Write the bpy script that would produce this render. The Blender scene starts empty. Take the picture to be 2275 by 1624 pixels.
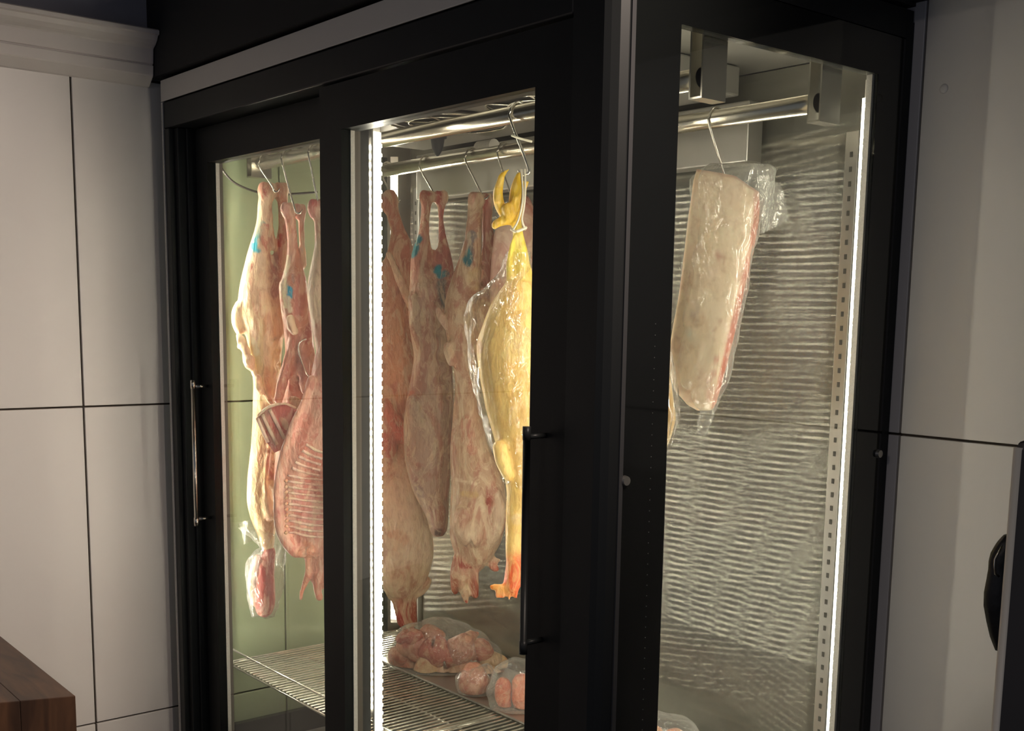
import bpy, bmesh, math, random
import numpy as np
from mathutils import Vector, Matrix

# ------------------------------------------------------------------ camera
scene = bpy.context.scene
COL = scene.collection
F_PX, PX, PY = 2570.19, 1182.93, 1088.11            # focal length / principal point in a 2275 x 1624 frame
YAW, PITCH, ROLL = math.radians(50.0465), math.radians(-8.4992), math.radians(1.0105)
CAM = Vector((1.1608, -1.1031, 1.7))
_f = Vector((-math.sin(YAW) * math.cos(PITCH), math.cos(YAW) * math.cos(PITCH), math.sin(PITCH)))
_r0 = Vector((math.cos(YAW), math.sin(YAW), 0)); _u0 = _r0.cross(_f)
_r = math.cos(ROLL) * _r0 + math.sin(ROLL) * _u0
_u = -math.sin(ROLL) * _r0 + math.cos(ROLL) * _u0
cd = bpy.data.cameras.new('camera'); cam = bpy.data.objects.new('camera', cd); COL.objects.link(cam)
cd.sensor_fit = 'HORIZONTAL'; cd.sensor_width = 36.0; cd.lens = F_PX / 2275 * 36
cd.shift_x = (1137.5 - PX) / 2275; cd.shift_y = (PY - 812) / 2275
cd.clip_start = 0.02
M = Matrix((_r, _u, -_f)).transposed().to_4x4(); M.translation = CAM
cam.matrix_world = M
scene.camera = cam

# ------------------------------------------------------------------ world, lamps, exposure
scene.view_settings.view_transform = 'Standard'
scene.view_settings.look = 'None'
scene.view_settings.gamma = 1.0
scene.view_settings.use_curve_mapping = False
scene.view_settings.exposure = 0.0
try:
    scene.cycles.transparent_max_bounces = 40
except Exception:
    pass
world = bpy.data.worlds.new('world'); scene.world = world; world.use_nodes = True
world.node_tree.nodes['Background'].inputs[0].default_value = (0.26, 0.29, 0.37, 1)
world.node_tree.nodes['Background'].inputs[1].default_value = 0.32

def area(name, loc, target, size, power, color):
    l = bpy.data.lights.new(name, 'AREA'); l.shape = 'DISK'; l.size = size; l.energy = power; l.color = color
    o = bpy.data.objects.new(name, l); COL.objects.link(o); o.location = loc
    o.rotation_euler = (Vector(target) - Vector(loc)).to_track_quat('-Z', 'Y').to_euler()
    return o
def spot(name, loc, target, power, color, angle, blend, size):
    l = bpy.data.lights.new(name, 'SPOT'); l.energy = power; l.color = color; l.spot_size = math.radians(angle); l.spot_blend = blend; l.shadow_soft_size = size
    o = bpy.data.objects.new(name, l); COL.objects.link(o); o.location = loc
    o.rotation_euler = (Vector(target) - Vector(loc)).to_track_quat('-Z', 'Y').to_euler(); return o
spot('track_spot_warm', (1.0, 0.04, 2.7), (-1.54, -0.72, 0.95), 124, (1.0, 0.83, 0.70), 60, 1.0, 0.11)
spot('track_spot_cool', (1.45, -1.25, 2.75), (1.2, 0.69, 1.1), 14, (1.0, 0.93, 0.92), 70, 1.0, 0.05)
area('ceiling_lamp', (0.2, -2.2, 2.7), (0.2, -2.0, 0.0), 0.4, 5, (1.0, 0.88, 0.8))
LED_POWER = 0.53

# ------------------------------------------------------------------ helpers
def ray(px, py):
    return _f + _r * ((px - PX) / F_PX) + _u * ((PY - py) / F_PX)
def atY(px, py, Y):
    d = ray(px, py); return CAM + d * ((Y - CAM.y) / d.y)
def atX(px, py, X):
    d = ray(px, py); return CAM + d * ((X - CAM.x) / d.x)
def atZ(px, py, Z):
    d = ray(px, py); return CAM + d * ((Z - CAM.z) / d.z)
SIDE = Vector((math.cos(YAW), math.sin(YAW), 0))
DEEP = Vector((-math.sin(YAW), math.cos(YAW), 0))
class Plane:
    """upright plane through a hanging point, across the line of sight"""
    def __init__(s, px, py, Y):
        s.o = atY(px, py, Y); s.k = (s.o - CAM).dot(_f) / F_PX
    def p(s, px, py, dd=0.0):
        d = ray(px, py); return CAM + d * ((s.o - CAM).dot(DEEP) / d.dot(DEEP)) + DEEP * dd

def tag(o, label=None, cat=None, group=None, kind=None):
    if label: o['label'] = label
    if cat: o['category'] = cat
    if group: o['group'] = group
    if kind: o['kind'] = kind
    return o
def link(name, me, mat=None, parent=None, smooth=False):
    o = bpy.data.objects.new(name, me); COL.objects.link(o)
    if mat and not me.materials: me.materials.append(mat)
    if parent: o.parent = parent; o.matrix_parent_inverse = Matrix.Translation(-parent.location) if parent.type == 'EMPTY' else Matrix()
    if smooth:
        me.polygons.foreach_set('use_smooth', [True] * len(me.polygons))
    return o
def empty(name, loc=(0, 0, 0)):
    o = bpy.data.objects.new(name, None); COL.objects.link(o); o.location = loc; o.empty_display_size = 0.05
    return o
def finish(bm, name, mat=None, parent=None, smooth=False, bevel=0.0):
    if bevel > 0:
        bmesh.ops.bevel(bm, geom=list(bm.edges), offset=bevel, segments=2, affect='EDGES', profile=0.5)
    bmesh.ops.recalc_face_normals(bm, faces=bm.faces)
    me = bpy.data.meshes.new(name); bm.to_mesh(me); bm.free()
    return link(name, me, mat, parent, smooth)
def bx(bm, x0, x1, y0, y1, z0, z1):
    v = [bm.verts.new((x, y, z)) for z in (z0, z1) for y in (y0, y1) for x in (x0, x1)]
    for f in ((0, 2, 3, 1), (4, 5, 7, 6), (0, 1, 5, 4), (2, 6, 7, 3), (0, 4, 6, 2), (1, 3, 7, 5)):
        bm.faces.new([v[i] for i in f])
def box(name, b, mat, parent=None, bevel=0.0):
    bm = bmesh.new(); bx(bm, *b); return finish(bm, name, mat, parent, False, bevel)
def boxes(name, bs, mat, parent=None, bevel=0.0):
    bm = bmesh.new()
    for b in bs: bx(bm, *b)
    return finish(bm, name, mat, parent, False, bevel)
def catmull(pts, n):
    out = []
    P = [2 * pts[0] - pts[1]] + list(pts) + [2 * pts[-1] - pts[-2]]
    for i in range(1, len(P) - 2):
        for j in range(n):
            t = j / n
            a, b, c, d = P[i - 1], P[i], P[i + 1], P[i + 2]
            out.append(0.5 * ((2 * b) + (c - a) * t + (2 * a - 5 * b + 4 * c - d) * t * t + (3 * b - a - 3 * c + d) * t ** 3))
    out.append(pts[-1]); return out
def tube(bm, pts, radii, seg=8, ref=None, ratio=None, cap=True, upright=False):
    """rings along pts; ref = direction of the first radius, ratio = second / first radius"""
    n = len(pts); rings = []
    if not hasattr(radii, '__len__'): radii = [radii] * n
    A = None
    for i in range(n):
        t = (pts[min(i + 1, n - 1)] - pts[max(i - 1, 0)]).normalized()
        if upright: t = Vector((0, 0, -1))
        if ref is not None:
            a = ref - t * ref.dot(t)
            if a.length < 1e-4: a = t.orthogonal()
        else:
            a = (A - t * A.dot(t)) if A is not None else t.orthogonal()
        a.normalize(); A = a; b = t.cross(a)
        q = 1.0 if ratio is None else (ratio[i] if hasattr(ratio, '__len__') else ratio)
        rings.append([bm.verts.new(pts[i] + a * (radii[i] * math.cos(2 * math.pi * k / seg)) + b * (radii[i] * q * math.sin(2 * math.pi * k / seg))) for k in range(seg)])
    for i in range(n - 1):
        for k in range(seg):
            bm.faces.new((rings[i][k], rings[i][(k + 1) % seg], rings[i + 1][(k + 1) % seg], rings[i + 1][k]))
    if cap:
        bm.faces.new(rings[0][::-1]); bm.faces.new(rings[-1])
    return rings
def rod(name, pts, r, mat, parent=None, seg=10, n=1):
    bm = bmesh.new(); pts = [Vector(p) for p in pts]
    tube(bm, catmull(pts, n) if n > 1 else pts, r, seg); return finish(bm, name, mat, parent, True)

# ------------------------------------------------------------------ materials
def mat_new(name):
    m = bpy.data.materials.new(name); m.use_nodes = True
    nt = m.node_tree; return m, nt, nt.nodes, nt.links, nt.nodes['Principled BSDF']
def simple(name, col, rough=0.5, metal=0.0, spec=0.5, noise=0.0, scale=30, bump=0.0, coat=0.0):
    m, nt, N, L, b = mat_new(name)
    b.inputs['Base Color'].default_value = (*col, 1); b.inputs['Roughness'].default_value = rough
    b.inputs['Metallic'].default_value = metal; b.inputs['Specular IOR Level'].default_value = spec
    b.inputs['Coat Weight'].default_value = coat
    tc = N.new('ShaderNodeTexCoord'); nz = N.new('ShaderNodeTexNoise'); nz.inputs['Scale'].default_value = scale
    nz.inputs['Detail'].default_value = 4; L.new(tc.outputs['Object'], nz.inputs['Vector'])
    if noise > 0:
        mr = N.new('ShaderNodeMapRange'); mr.inputs[3].default_value = 1 - noise; mr.inputs[4].default_value = 1 + noise
        L.new(nz.outputs['Fac'], mr.inputs[0])
        mx = N.new('ShaderNodeMix'); mx.data_type = 'RGBA'; mx.blend_type = 'MULTIPLY'; mx.inputs[0].default_value = 1
        mx.inputs[6].default_value = (*col, 1); L.new(mr.outputs[0], mx.inputs[7]); L.new(mx.outputs[2], b.inputs['Base Color'])
    if bump > 0:
        bp = N.new('ShaderNodeBump'); bp.inputs['Strength'].default_value = bump; bp.inputs['Distance'].default_value = 0.002
        L.new(nz.outputs['Fac'], bp.inputs['Height']); L.new(bp.outputs[0], b.inputs['Normal'])
    return m
def emission(name, col, s):
    m = bpy.data.materials.new(name); m.use_nodes = True; nt = m.node_tree; nt.nodes.clear()
    e = nt.nodes.new('ShaderNodeEmission'); o = nt.nodes.new('ShaderNodeOutputMaterial')
    e.inputs[0].default_value = (*col, 1); e.inputs[1].default_value = s; nt.links.new(e.outputs[0], o.inputs[0]); return m
def glass(name, tint, refl=1.0):
    m = bpy.data.materials.new(name); m.use_nodes = True; nt = m.node_tree; N = nt.nodes; L = nt.links; N.clear()
    o = N.new('ShaderNodeOutputMaterial'); t = N.new('ShaderNodeBsdfTransparent'); g = N.new('ShaderNodeBsdfGlossy')
    t.inputs[0].default_value = (*tint, 1); g.inputs['Roughness'].default_value = 0.0
    g.inputs['Color'].default_value = (refl, refl, refl, 1)
    lw = N.new('ShaderNodeLayerWeight'); lw.inputs[0].default_value = 0.5
    pw = N.new('ShaderNodeMath'); pw.operation = 'POWER'; pw.inputs[1].default_value = 5.0; L.new(lw.outputs['Facing'], pw.inputs[0])
    f = N.new('ShaderNodeMath'); f.operation = 'MULTIPLY_ADD'; f.inputs[1].default_value = 0.96; f.inputs[2].default_value = 0.03; L.new(pw.outputs[0], f.inputs[0])
    mx = N.new('ShaderNodeMixShader')
    L.new(f.outputs[0], mx.inputs[0]); L.new(t.outputs[0], mx.inputs[1]); L.new(g.outputs[0], mx.inputs[2]); L.new(mx.outputs[0], o.inputs[0])
    return m
def plastic_film(name, col=(0.9, 0.9, 0.86), haze=0.075, rough=0.10, bump=0.8, scale=40, edge=0.40, gloss=0.08):
    """thin clear film: mostly see-through, a little milky, with sharp glints on its creases"""
    m = bpy.data.materials.new(name); m.use_nodes = True; nt = m.node_tree; N = nt.nodes; L = nt.links; N.clear()
    o = N.new('ShaderNodeOutputMaterial'); t = N.new('ShaderNodeBsdfTransparent'); t.inputs[0].default_value = (0.97, 0.97, 0.96, 1)
    d = N.new('ShaderNodeBsdfDiffuse'); d.inputs[0].default_value = (*col, 1)
    g = N.new('ShaderNodeBsdfGlossy'); g.inputs['Roughness'].default_value = rough
    lw = N.new('ShaderNodeLayerWeight'); lw.inputs[0].default_value = 0.5
    tc = N.new('ShaderNodeTexCoord'); nz = N.new('ShaderNodeTexNoise'); nz.inputs['Scale'].default_value = scale; nz.inputs['Distortion'].default_value = 1.6; nz.inputs['Detail'].default_value = 3
    mp = N.new('ShaderNodeMapping'); mp.inputs['Scale'].default_value = (1, 1, 0.5)
    bp = N.new('ShaderNodeBump'); bp.inputs['Strength'].default_value = bump; bp.inputs['Distance'].default_value = 0.010
    L.new(tc.outputs['Object'], mp.inputs[0]); L.new(mp.outputs[0], nz.inputs['Vector']); L.new(nz.outputs['Fac'], bp.inputs['Height'])
    for n in (g, lw, d): L.new(bp.outputs[0], n.inputs['Normal'])
    p3 = N.new('ShaderNodeMath'); p3.operation = 'POWER'; p3.inputs[1].default_value = 3.0; L.new(lw.outputs['Facing'], p3.inputs[0])
    h = N.new('ShaderNodeMath'); h.operation = 'MULTIPLY_ADD'; h.inputs[1].default_value = edge; h.inputs[2].default_value = haze; L.new(p3.outputs[0], h.inputs[0])
    k = N.new('ShaderNodeMath'); k.operation = 'MULTIPLY_ADD'; k.inputs[1].default_value = 0.5; k.inputs[2].default_value = gloss; L.new(p3.outputs[0], k.inputs[0])
    m1 = N.new('ShaderNodeMixShader'); L.new(h.outputs[0], m1.inputs[0]); L.new(t.outputs[0], m1.inputs[1]); L.new(d.outputs[0], m1.inputs[2])
    m2 = N.new('ShaderNodeMixShader'); L.new(k.outputs[0], m2.inputs[0]); L.new(m1.outputs[0], m2.inputs[1]); L.new(g.outputs[0], m2.inputs[2]); L.new(m2.outputs[0], o.inputs[0])
    return m
def brushed(name, col, rough, aniso, tangent, wave=0.0, grain=0.0, diff=0.3):
    m = bpy.data.materials.new(name); m.use_nodes = True; nt = m.node_tree; N = nt.nodes; L = nt.links; N.clear()
    o = N.new('ShaderNodeOutputMaterial'); g = N.new('ShaderNodeBsdfAnisotropic'); g.distribution = 'GGX'
    g.inputs['Color'].default_value = (*col, 1); g.inputs['Roughness'].default_value = rough; g.inputs['Anisotropy'].default_value = aniso
    c = N.new('ShaderNodeCombineXYZ')
    for i in range(3): c.inputs[i].default_value = tangent[i]
    L.new(c.outputs[0], g.inputs['Tangent'])
    if grain > 0:                                    # vertical grinding marks: the normal swings sideways from groove to groove
        tc = N.new('ShaderNodeTexCoord'); sp = N.new('ShaderNodeSeparateXYZ'); L.new(tc.outputs['Object'], sp.inputs[0])
        mu = N.new('ShaderNodeMath'); mu.operation = 'MULTIPLY'; mu.inputs[1].default_value = 9000; L.new(sp.outputs[0], mu.inputs[0])
        fl_ = N.new('ShaderNodeMath'); fl_.operation = 'FLOOR'; L.new(mu.outputs[0], fl_.inputs[0])
        wn = N.new('ShaderNodeTexWhiteNoise'); wn.noise_dimensions = '1D'; L.new(fl_.outputs[0], wn.inputs['W'])
        mr = N.new('ShaderNodeMapRange'); mr.inputs[3].default_value = -grain; mr.inputs[4].default_value = grain; L.new(wn.outputs['Value'], mr.inputs[0])
        mp = N.new('ShaderNodeMapping'); mp.inputs['Scale'].default_value = (2.0, 2.0, 3)
        nz = N.new('ShaderNodeTexNoise'); nz.inputs['Scale'].default_value = 1.0; nz.inputs['Detail'].default_value = 1; L.new(tc.outputs['Object'], mp.inputs[0]); L.new(mp.outputs[0], nz.inputs['Vector'])
        mz = N.new('ShaderNodeMapRange'); mz.inputs[3].default_value = -wave; mz.inputs[4].default_value = wave; L.new(nz.outputs['Fac'], mz.inputs[0])
        cc = N.new('ShaderNodeCombineXYZ'); L.new(mr.outputs[0], cc.inputs[0]); cc.inputs[1].default_value = -1.0; L.new(mz.outputs[0], cc.inputs[2])
        vm = N.new('ShaderNodeVectorMath'); vm.operation = 'NORMALIZE'; L.new(cc.outputs[0], vm.inputs[0]); L.new(vm.outputs[0], g.inputs['Normal'])
    elif wave > 0:
        tc = N.new('ShaderNodeTexCoord'); mp = N.new('ShaderNodeMapping'); mp.inputs['Scale'].default_value = (5, 5, 9)
        nz = N.new('ShaderNodeTexNoise'); nz.inputs['Scale'].default_value = 1.0; nz.inputs['Detail'].default_value = 1
        bp = N.new('ShaderNodeBump'); bp.inputs['Strength'].default_value = 1.0; bp.inputs['Distance'].default_value = wave
        L.new(tc.outputs['Object'], mp.inputs[0]); L.new(mp.outputs[0], nz.inputs['Vector']); L.new(nz.outputs['Fac'], bp.inputs['Height'])
        L.new(bp.outputs[0], g.inputs['Normal'])
    d = N.new('ShaderNodeBsdfDiffuse'); d.inputs[0].default_value = (*[x * 0.8 for x in col], 1)
    mx = N.new('ShaderNodeMixShader'); mx.inputs[0].default_value = diff
    L.new(g.outputs[0], mx.inputs[1]); L.new(d.outputs[0], mx.inputs[2]); L.new(mx.outputs[0], o.inputs[0])
    return m
def flesh(name, muscle=(0.50, 0.20, 0.14), fat=(0.86, 0.70, 0.48), scale=7.0, stretch=0.42, mus=0.55, fa=0.55, rough=0.34, bump=0.5):
    """colour from the piece's own tint attribute, broken up by streaks of muscle and fat"""
    m, nt, N, L, b = mat_new(name)
    at = N.new('ShaderNodeAttribute'); at.attribute_name = 'tint'
    tc = N.new('ShaderNodeTexCoord'); mp = N.new('ShaderNodeMapping'); mp.inputs['Scale'].default_value = (1, 1, stretch)
    L.new(tc.outputs['Object'], mp.inputs[0])
    def nz(s, det, dist, off):
        n = N.new('ShaderNodeTexNoise'); n.inputs['Scale'].default_value = s; n.inputs['Detail'].default_value = det; n.inputs['Distortion'].default_value = dist
        ad = N.new('ShaderNodeVectorMath'); ad.inputs[1].default_value = (off, off * 1.7, off * 0.6)
        L.new(mp.outputs[0], ad.inputs[0]); L.new(ad.outputs[0], n.inputs['Vector']); return n
    def ramp(n, lo, hi, amt):
        r = N.new('ShaderNodeMapRange'); r.interpolation_type = 'SMOOTHSTEP'
        r.inputs[1].default_value = lo; r.inputs[2].default_value = hi; r.inputs[4].default_value = amt
        L.new(n.outputs['Fac'], r.inputs[0]); return r
    def mix(a, col, fac, mode='MIX'):
        x = N.new('ShaderNodeMix'); x.data_type = 'RGBA'; x.blend_type = mode
        L.new(a, x.inputs[6]); x.inputs[7].default_value = (*col, 1); L.new(fac, x.inputs[0]); return x.outputs[2]
    n1 = nz(scale * 2.2, 4, 1.6, 0.0); n2 = nz(scale * 3.0, 5, 2.2, 4.1); n3 = nz(scale * 16, 3, 0.3, 9.2)
    vo = N.new('ShaderNodeTexVoronoi'); vo.feature = 'DISTANCE_TO_EDGE'; vo.inputs['Scale'].default_value = scale * 3.2
    wv = N.new('ShaderNodeVectorMath'); wv.operation = 'MULTIPLY_ADD'; wv.inputs[1].default_value = (0.10, 0.10, 0.10)
    L.new(n2.outputs['Color'], wv.inputs[0]); L.new(mp.outputs[0], wv.inputs[2]); L.new(wv.outputs[0], vo.inputs['Vector'])
    c = at.outputs['Color']
    c = mix(c, muscle, ramp(n1, 0.50, 0.60, mus).outputs[0])
    c = mix(c, fat, ramp(n2, 0.50, 0.60, fa).outputs[0])
    vr = N.new('ShaderNodeMapRange'); vr.inputs[1].default_value = 0.0; vr.inputs[2].default_value = 0.05; vr.inputs[3].default_value = fa * 0.8; vr.inputs[4].default_value = 0.0
    L.new(vo.outputs['Distance'], vr.inputs[0]); c = mix(c, fat, vr.outputs[0])
    c = mix(c, (0.62, 0.46, 0.40), ramp(n3, 0.45, 0.78, 0.5).outputs[0], 'MULTIPLY')
    L.new(c, b.inputs['Base Color'])
    b.inputs['Roughness'].default_value = rough; b.inputs['Specular IOR Level'].default_value = 0.45
    b.inputs['Subsurface Weight'].default_value = 0.12; b.inputs['Subsurface Radius'].default_value = (0.012, 0.004, 0.002); b.inputs['Subsurface Scale'].default_value = 1.0
    ad = N.new('ShaderNodeMath'); L.new(n1.outputs['Fac'], ad.inputs[0]); L.new(n3.outputs['Fac'], ad.inputs[1])
    bp = N.new('ShaderNodeBump'); bp.inputs['Strength'].default_value = bump; bp.inputs['Distance'].default_value = 0.008
    L.new(ad.outputs[0], bp.inputs['Height']); L.new(bp.outputs[0], b.inputs['Normal'])
    return m

MAT = {}
MAT['panel'] = simple('white_laminate', (0.70, 0.66, 0.64), 0.30, noise=0.02, scale=3)
MAT['joint'] = simple('joint_backing', (0.05, 0.035, 0.025), 0.8)
MAT['upper'] = simple('grey_paint', (0.30, 0.295, 0.34), 0.8, noise=0.03)
MAT['moulding'] = simple('cream_moulding', (0.62, 0.57, 0.55), 0.45, noise=0.02)
MAT['black'] = simple('black_powder_coat', (0.0135, 0.0150, 0.0155), 0.45, spec=0.20, noise=0.1, scale=200)
MAT['black2'] = simple('black_anodised', (0.0175, 0.0190, 0.0195), 0.40, spec=0.24)
MAT['frit'] = simple('black_back_painted_glass', (0.008, 0.009, 0.009), 0.05)
MAT['soffit'] = simple('black_soffit_paint', (0.012, 0.012, 0.012), 0.7)
MAT['strip'] = simple('beige_steel_trim', (0.66, 0.63, 0.58), 0.40, 0.1)
MAT['corner'] = simple('dark_corner_trim', (0.055, 0.055, 0.058), 0.4)
MAT['steel'] = simple('satin_steel', (0.62, 0.60, 0.54), 0.25, 1.0)
MAT['steel_d'] = simple('grey_steel', (0.45, 0.44, 0.41), 0.38, 0.9)
MAT['hook'] = simple('hook_steel', (0.70, 0.68, 0.62), 0.18, 1.0)
MAT['rail'] = simple('rail_steel', (0.72, 0.68, 0.58), 0.24, 1.0)
MAT['back'] = brushed('brushed_stainless_back', (0.50, 0.49, 0.43), 0.13, 1.0, (0, 0, 1), 0.0035, 0.085, 0.22)
MAT['ceil'] = brushed('brushed_stainless_top', (0.42, 0.41, 0.38), 0.35, 0.5, (0, 1, 0))
MAT['white'] = simple('white_plastic', (0.75, 0.72, 0.66), 0.45)
MAT['wire'] = simple('chromed_wire', (0.78, 0.76, 0.68), 0.2, 0.9)
MAT['rubber'] = simple('grey_plastic', (0.05, 0.055, 0.065), 0.5)
MAT['dark'] = simple('dark_void', (0.008, 0.008, 0.008), 0.8)
MAT['seal'] = simple('brown_grey_seal', (0.10, 0.085, 0.07), 0.5)
MAT['slot'] = simple('slot_shadow', (0.06, 0.058, 0.05), 0.7)
MAT['gasket'] = simple('aluminium_spacer', (0.55, 0.53, 0.50), 0.5, 0.1, noise=0.25, scale=400)
MAT['cable'] = simple('black_cable', (0.03, 0.025, 0.02), 0.5)
MAT['twine'] = simple('white_twine', (0.85, 0.80, 0.66), 0.8)
MAT['pane'] = glass('clear_pane', (0.955, 0.965, 0.945))
MAT['sidepane'] = glass('green_tinted_pane', (0.85, 0.90, 0.81), 0.8)
MAT['film'] = plastic_film('clear_plastic_bag')
MAT['film_thin'] = plastic_film('thin_poultry_wrap', haze=0.02, rough=0.12, bump=1.0, scale=34, edge=0.2, gloss=0.10)
MAT['film_loin'] = plastic_film('milky_plastic_bag', (0.80, 0.80, 0.74), haze=0.17, rough=0.12, bump=0.8, scale=26, edge=0.5, gloss=0.07)
MAT['floor'] = simple('dark_floor_tile', (0.10, 0.09, 0.08), 0.5, noise=0.2, scale=5)
LEDC = (1.0, 0.92, 0.76)
MAT['led'] = emission('led_chip', LEDC, 190 * LED_POWER)
MAT['led_bar'] = emission('led_bloom_glow', LEDC, 9 * LED_POWER)
MAT['lamb'] = flesh('lamb_flesh')
MAT['lamb2'] = flesh('lamb_rib_flesh', muscle=(0.58, 0.16, 0.12), fat=(0.86, 0.60, 0.46), mus=0.6, fa=0.5)
MAT['skin'] = flesh('poultry_skin', muscle=(0.72, 0.40, 0.08), fat=(0.95, 0.74, 0.30), mus=0.30, fa=0.35, scale=9, rough=0.35, bump=0.3)
MAT['loin'] = flesh('pork_fat_flesh', muscle=(0.74, 0.46, 0.32), fat=(0.88, 0.74, 0.56), mus=0.22, fa=0.35, scale=4, stretch=0.8, rough=0.4, bump=0.2)
MAT['chunk'] = flesh('bagged_meat_flesh', muscle=(0.50, 0.12, 0.08), fat=(0.82, 0.60, 0.40), mus=0.6, fa=0.3, scale=6, stretch=0.9)

# ------------------------------------------------------------------ the room
W, D = 1.5, 0.69                                     # cooler width and depth; its front lies in y = 0, its right side in x = 0
XL = -1.54                                           # face of the left wall
def wall(name, backing, panels, thick_axis):
    w = empty(name, (0, 0, 0)); tag(w, kind='structure')
    box('wall_backing', backing, MAT['joint'], w)
    for b in panels: box('panel', b, MAT['panel'], w, 0.0012)
    return w
G = 0.0022
ys = [-3.221, -2.716, -2.211, -1.706, -1.201, -0.696, -0.1909, 0.3142, 0.69]
zs = [0.0, 0.7191, 1.4776, 2.2211]
wl = wall('wall_left', (XL - 0.06, XL - 0.008, -3.3, 0.76, 0, 2.9),
     [(XL - 0.012, XL, a + G, b - G, c + G, d - G) for a, b in zip(ys[:-1], ys[1:]) for c, d in zip(zs[:-1], zs[1:])], 0)
tag(wl, 'white panelled left wall with thin dark joints')
up = box('upper_paint', (XL - 0.012, XL - 0.001, -3.3, 0.69, 2.2255, 2.9), MAT['upper'], wl)
xs = [-1.54, -0.99, 0.0213, 1.03, 2.04]
zb = [0.0, 0.748, 1.5072, 2.266]
wb = wall('wall_back', (-1.60, 2.1, D + 0.008, D + 0.07, 0, 2.9),
     [(a + G, b - G, D, D + 0.012, c + G, d - G) for a, b in zip(xs[:-1], xs[1:]) for c, d in zip(zb[:-1], zb[1:])], 1)
tag(wb, 'white panelled back wall beside the cooler')
bm = bmesh.new()
bmesh.ops.create_uvsphere(bm, u_segments=12, v_segments=8, radius=0.008, matrix=Matrix.Translation(atY(2097, 197, D)) @ Matrix.Scale(0.35, 4, (0, 1, 0)))
finish(bm, 'screw_cap', MAT['panel'], wb, True)
fl = box('floor', (-1.6, 2.4, -3.3, 0.76, -0.05, 0.0), MAT['floor']); tag(fl, 'dark tiled floor', kind='structure')
ce = box('ceiling', (-1.6, 2.4, -3.3, 0.76, 2.9, 2.95), MAT['soffit']); tag(ce, 'dark painted ceiling', kind='structure')
so = box('trim_2', (XL, 0.0, -0.014, D, 2.226, 2.9), MAT['soffit']); tag(so, 'black bulkhead above the meat cooler', kind='structure')
so = box('trim_3', (0.0, 2.1, 0.52, D, 2.232, 2.9), MAT['soffit']); tag(so, 'black ceiling beam along the back wall', kind='structure')
# crown moulding on the left wall
prof = [(0.0, 2.206), (0.008, 2.208), (0.030, 2.226), (0.032, 2.229), (0.034, 2.249), (0.030, 2.2505), (0.030, 2.2525), (0.034, 2.254), (0.037, 2.284),
        (0.040, 2.287), (0.050, 2.292), (0.060, 2.300), (0.066, 2.309), (0.073, 2.311), (0.074, 2.319), (0.070, 2.322), (0.0, 2.322)]
bm = bmesh.new()
ra = [bm.verts.new((XL + a, -3.3, z)) for a, z in prof]; rb = [bm.verts.new((XL + a, -0.016, z)) for a, z in prof]
for i in range(len(prof)):
    j = (i + 1) % len(prof); bm.faces.new((ra[i], ra[j], rb[j], rb[i]))
bm.faces.new(ra[::-1]); bm.faces.new(rb)
tag(finish(bm, 'trim_1', MAT['moulding']), 'cream crown moulding along the left wall', kind='structure')

# ------------------------------------------------------------------ the meat cooler
ck = empty('meat_cooler', (-0.75, 0.3, 0)); tag(ck, 'tall black glass-fronted meat cooler with sliding doors and LED strips', 'meat cooler')
ZB, ZT = 0.60, 2.218
box('base_cabinet', (-W, 0, 0.0, 0.668, 0, 0.56), MAT['black'], ck, 0.004)
box('interior_floor', (-W + 0.02, -0.02, 0.09, 0.666, 0.562, 0.60), MAT['steel_d'], ck)
box('back_panel', (-W + 0.02, -0.02, 0.668, 0.686, 0.60, 2.16), MAT['back'], ck)
box('interior_top', (-W + 0.02, -0.02, 0.09, 0.667, 2.162, 2.17), MAT['ceil'], ck)
box('roof', (-W, -0.0002, 0.0005, 0.686, 2.172, ZT), MAT['black'], ck)
box('top_trim', (-W + 0.002, 0.001, -0.004, -0.0005, 2.171, 2.2175), MAT['strip'], ck, 0.001)
# front surround, stepped
box('header', (-W, -0.0865, 0.0, 0.088, 2.112, 2.1705), MAT['black2'], ck, 0.003)
box('sill', (-W, -0.0865, 0.0, 0.088, 0.561, 0.61), MAT['black2'], ck, 0.003)
boxes('left_post', [(-W, -1.468, 0.0, 0.09, 0.611, 2.111), (-1.4675, -1.448, 0.012, 0.09, 0.611, 2.111), (-1.4475, -1.438, 0.03, 0.09, 0.611, 2.111)], MAT['black2'], ck, 0.002)
box('left_post_edge', (-W - 0.002, -W + 0.006, -0.002, 0.0, 0.61, 2.17), MAT['gasket'], ck)
bm = bmesh.new()
outl = [(-0.086, 0.0), (-0.024, 0.0), (-0.014, 0.004), (-0.005, 0.012), (0.0, 0.024), (0.0, 0.034), (-0.086, 0.088)]
lo = [bm.verts.new((x, y, 0.561)) for x, y in outl]; hi = [bm.verts.new((x, y, 2.1715)) for x, y in outl]
for i in range(len(outl)):
    j = (i + 1) % len(outl); bm.faces.new((lo[i], lo[j], hi[j], hi[i]))
bm.faces.new(lo[::-1]); bm.faces.new(hi)
finish(bm, 'right_post', MAT['black2'], ck)
box('right_post_edge', (-0.001, 0.0025, 0.026, 0.0335, 0.6, 2.17), MAT['corner'], ck)
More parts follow.
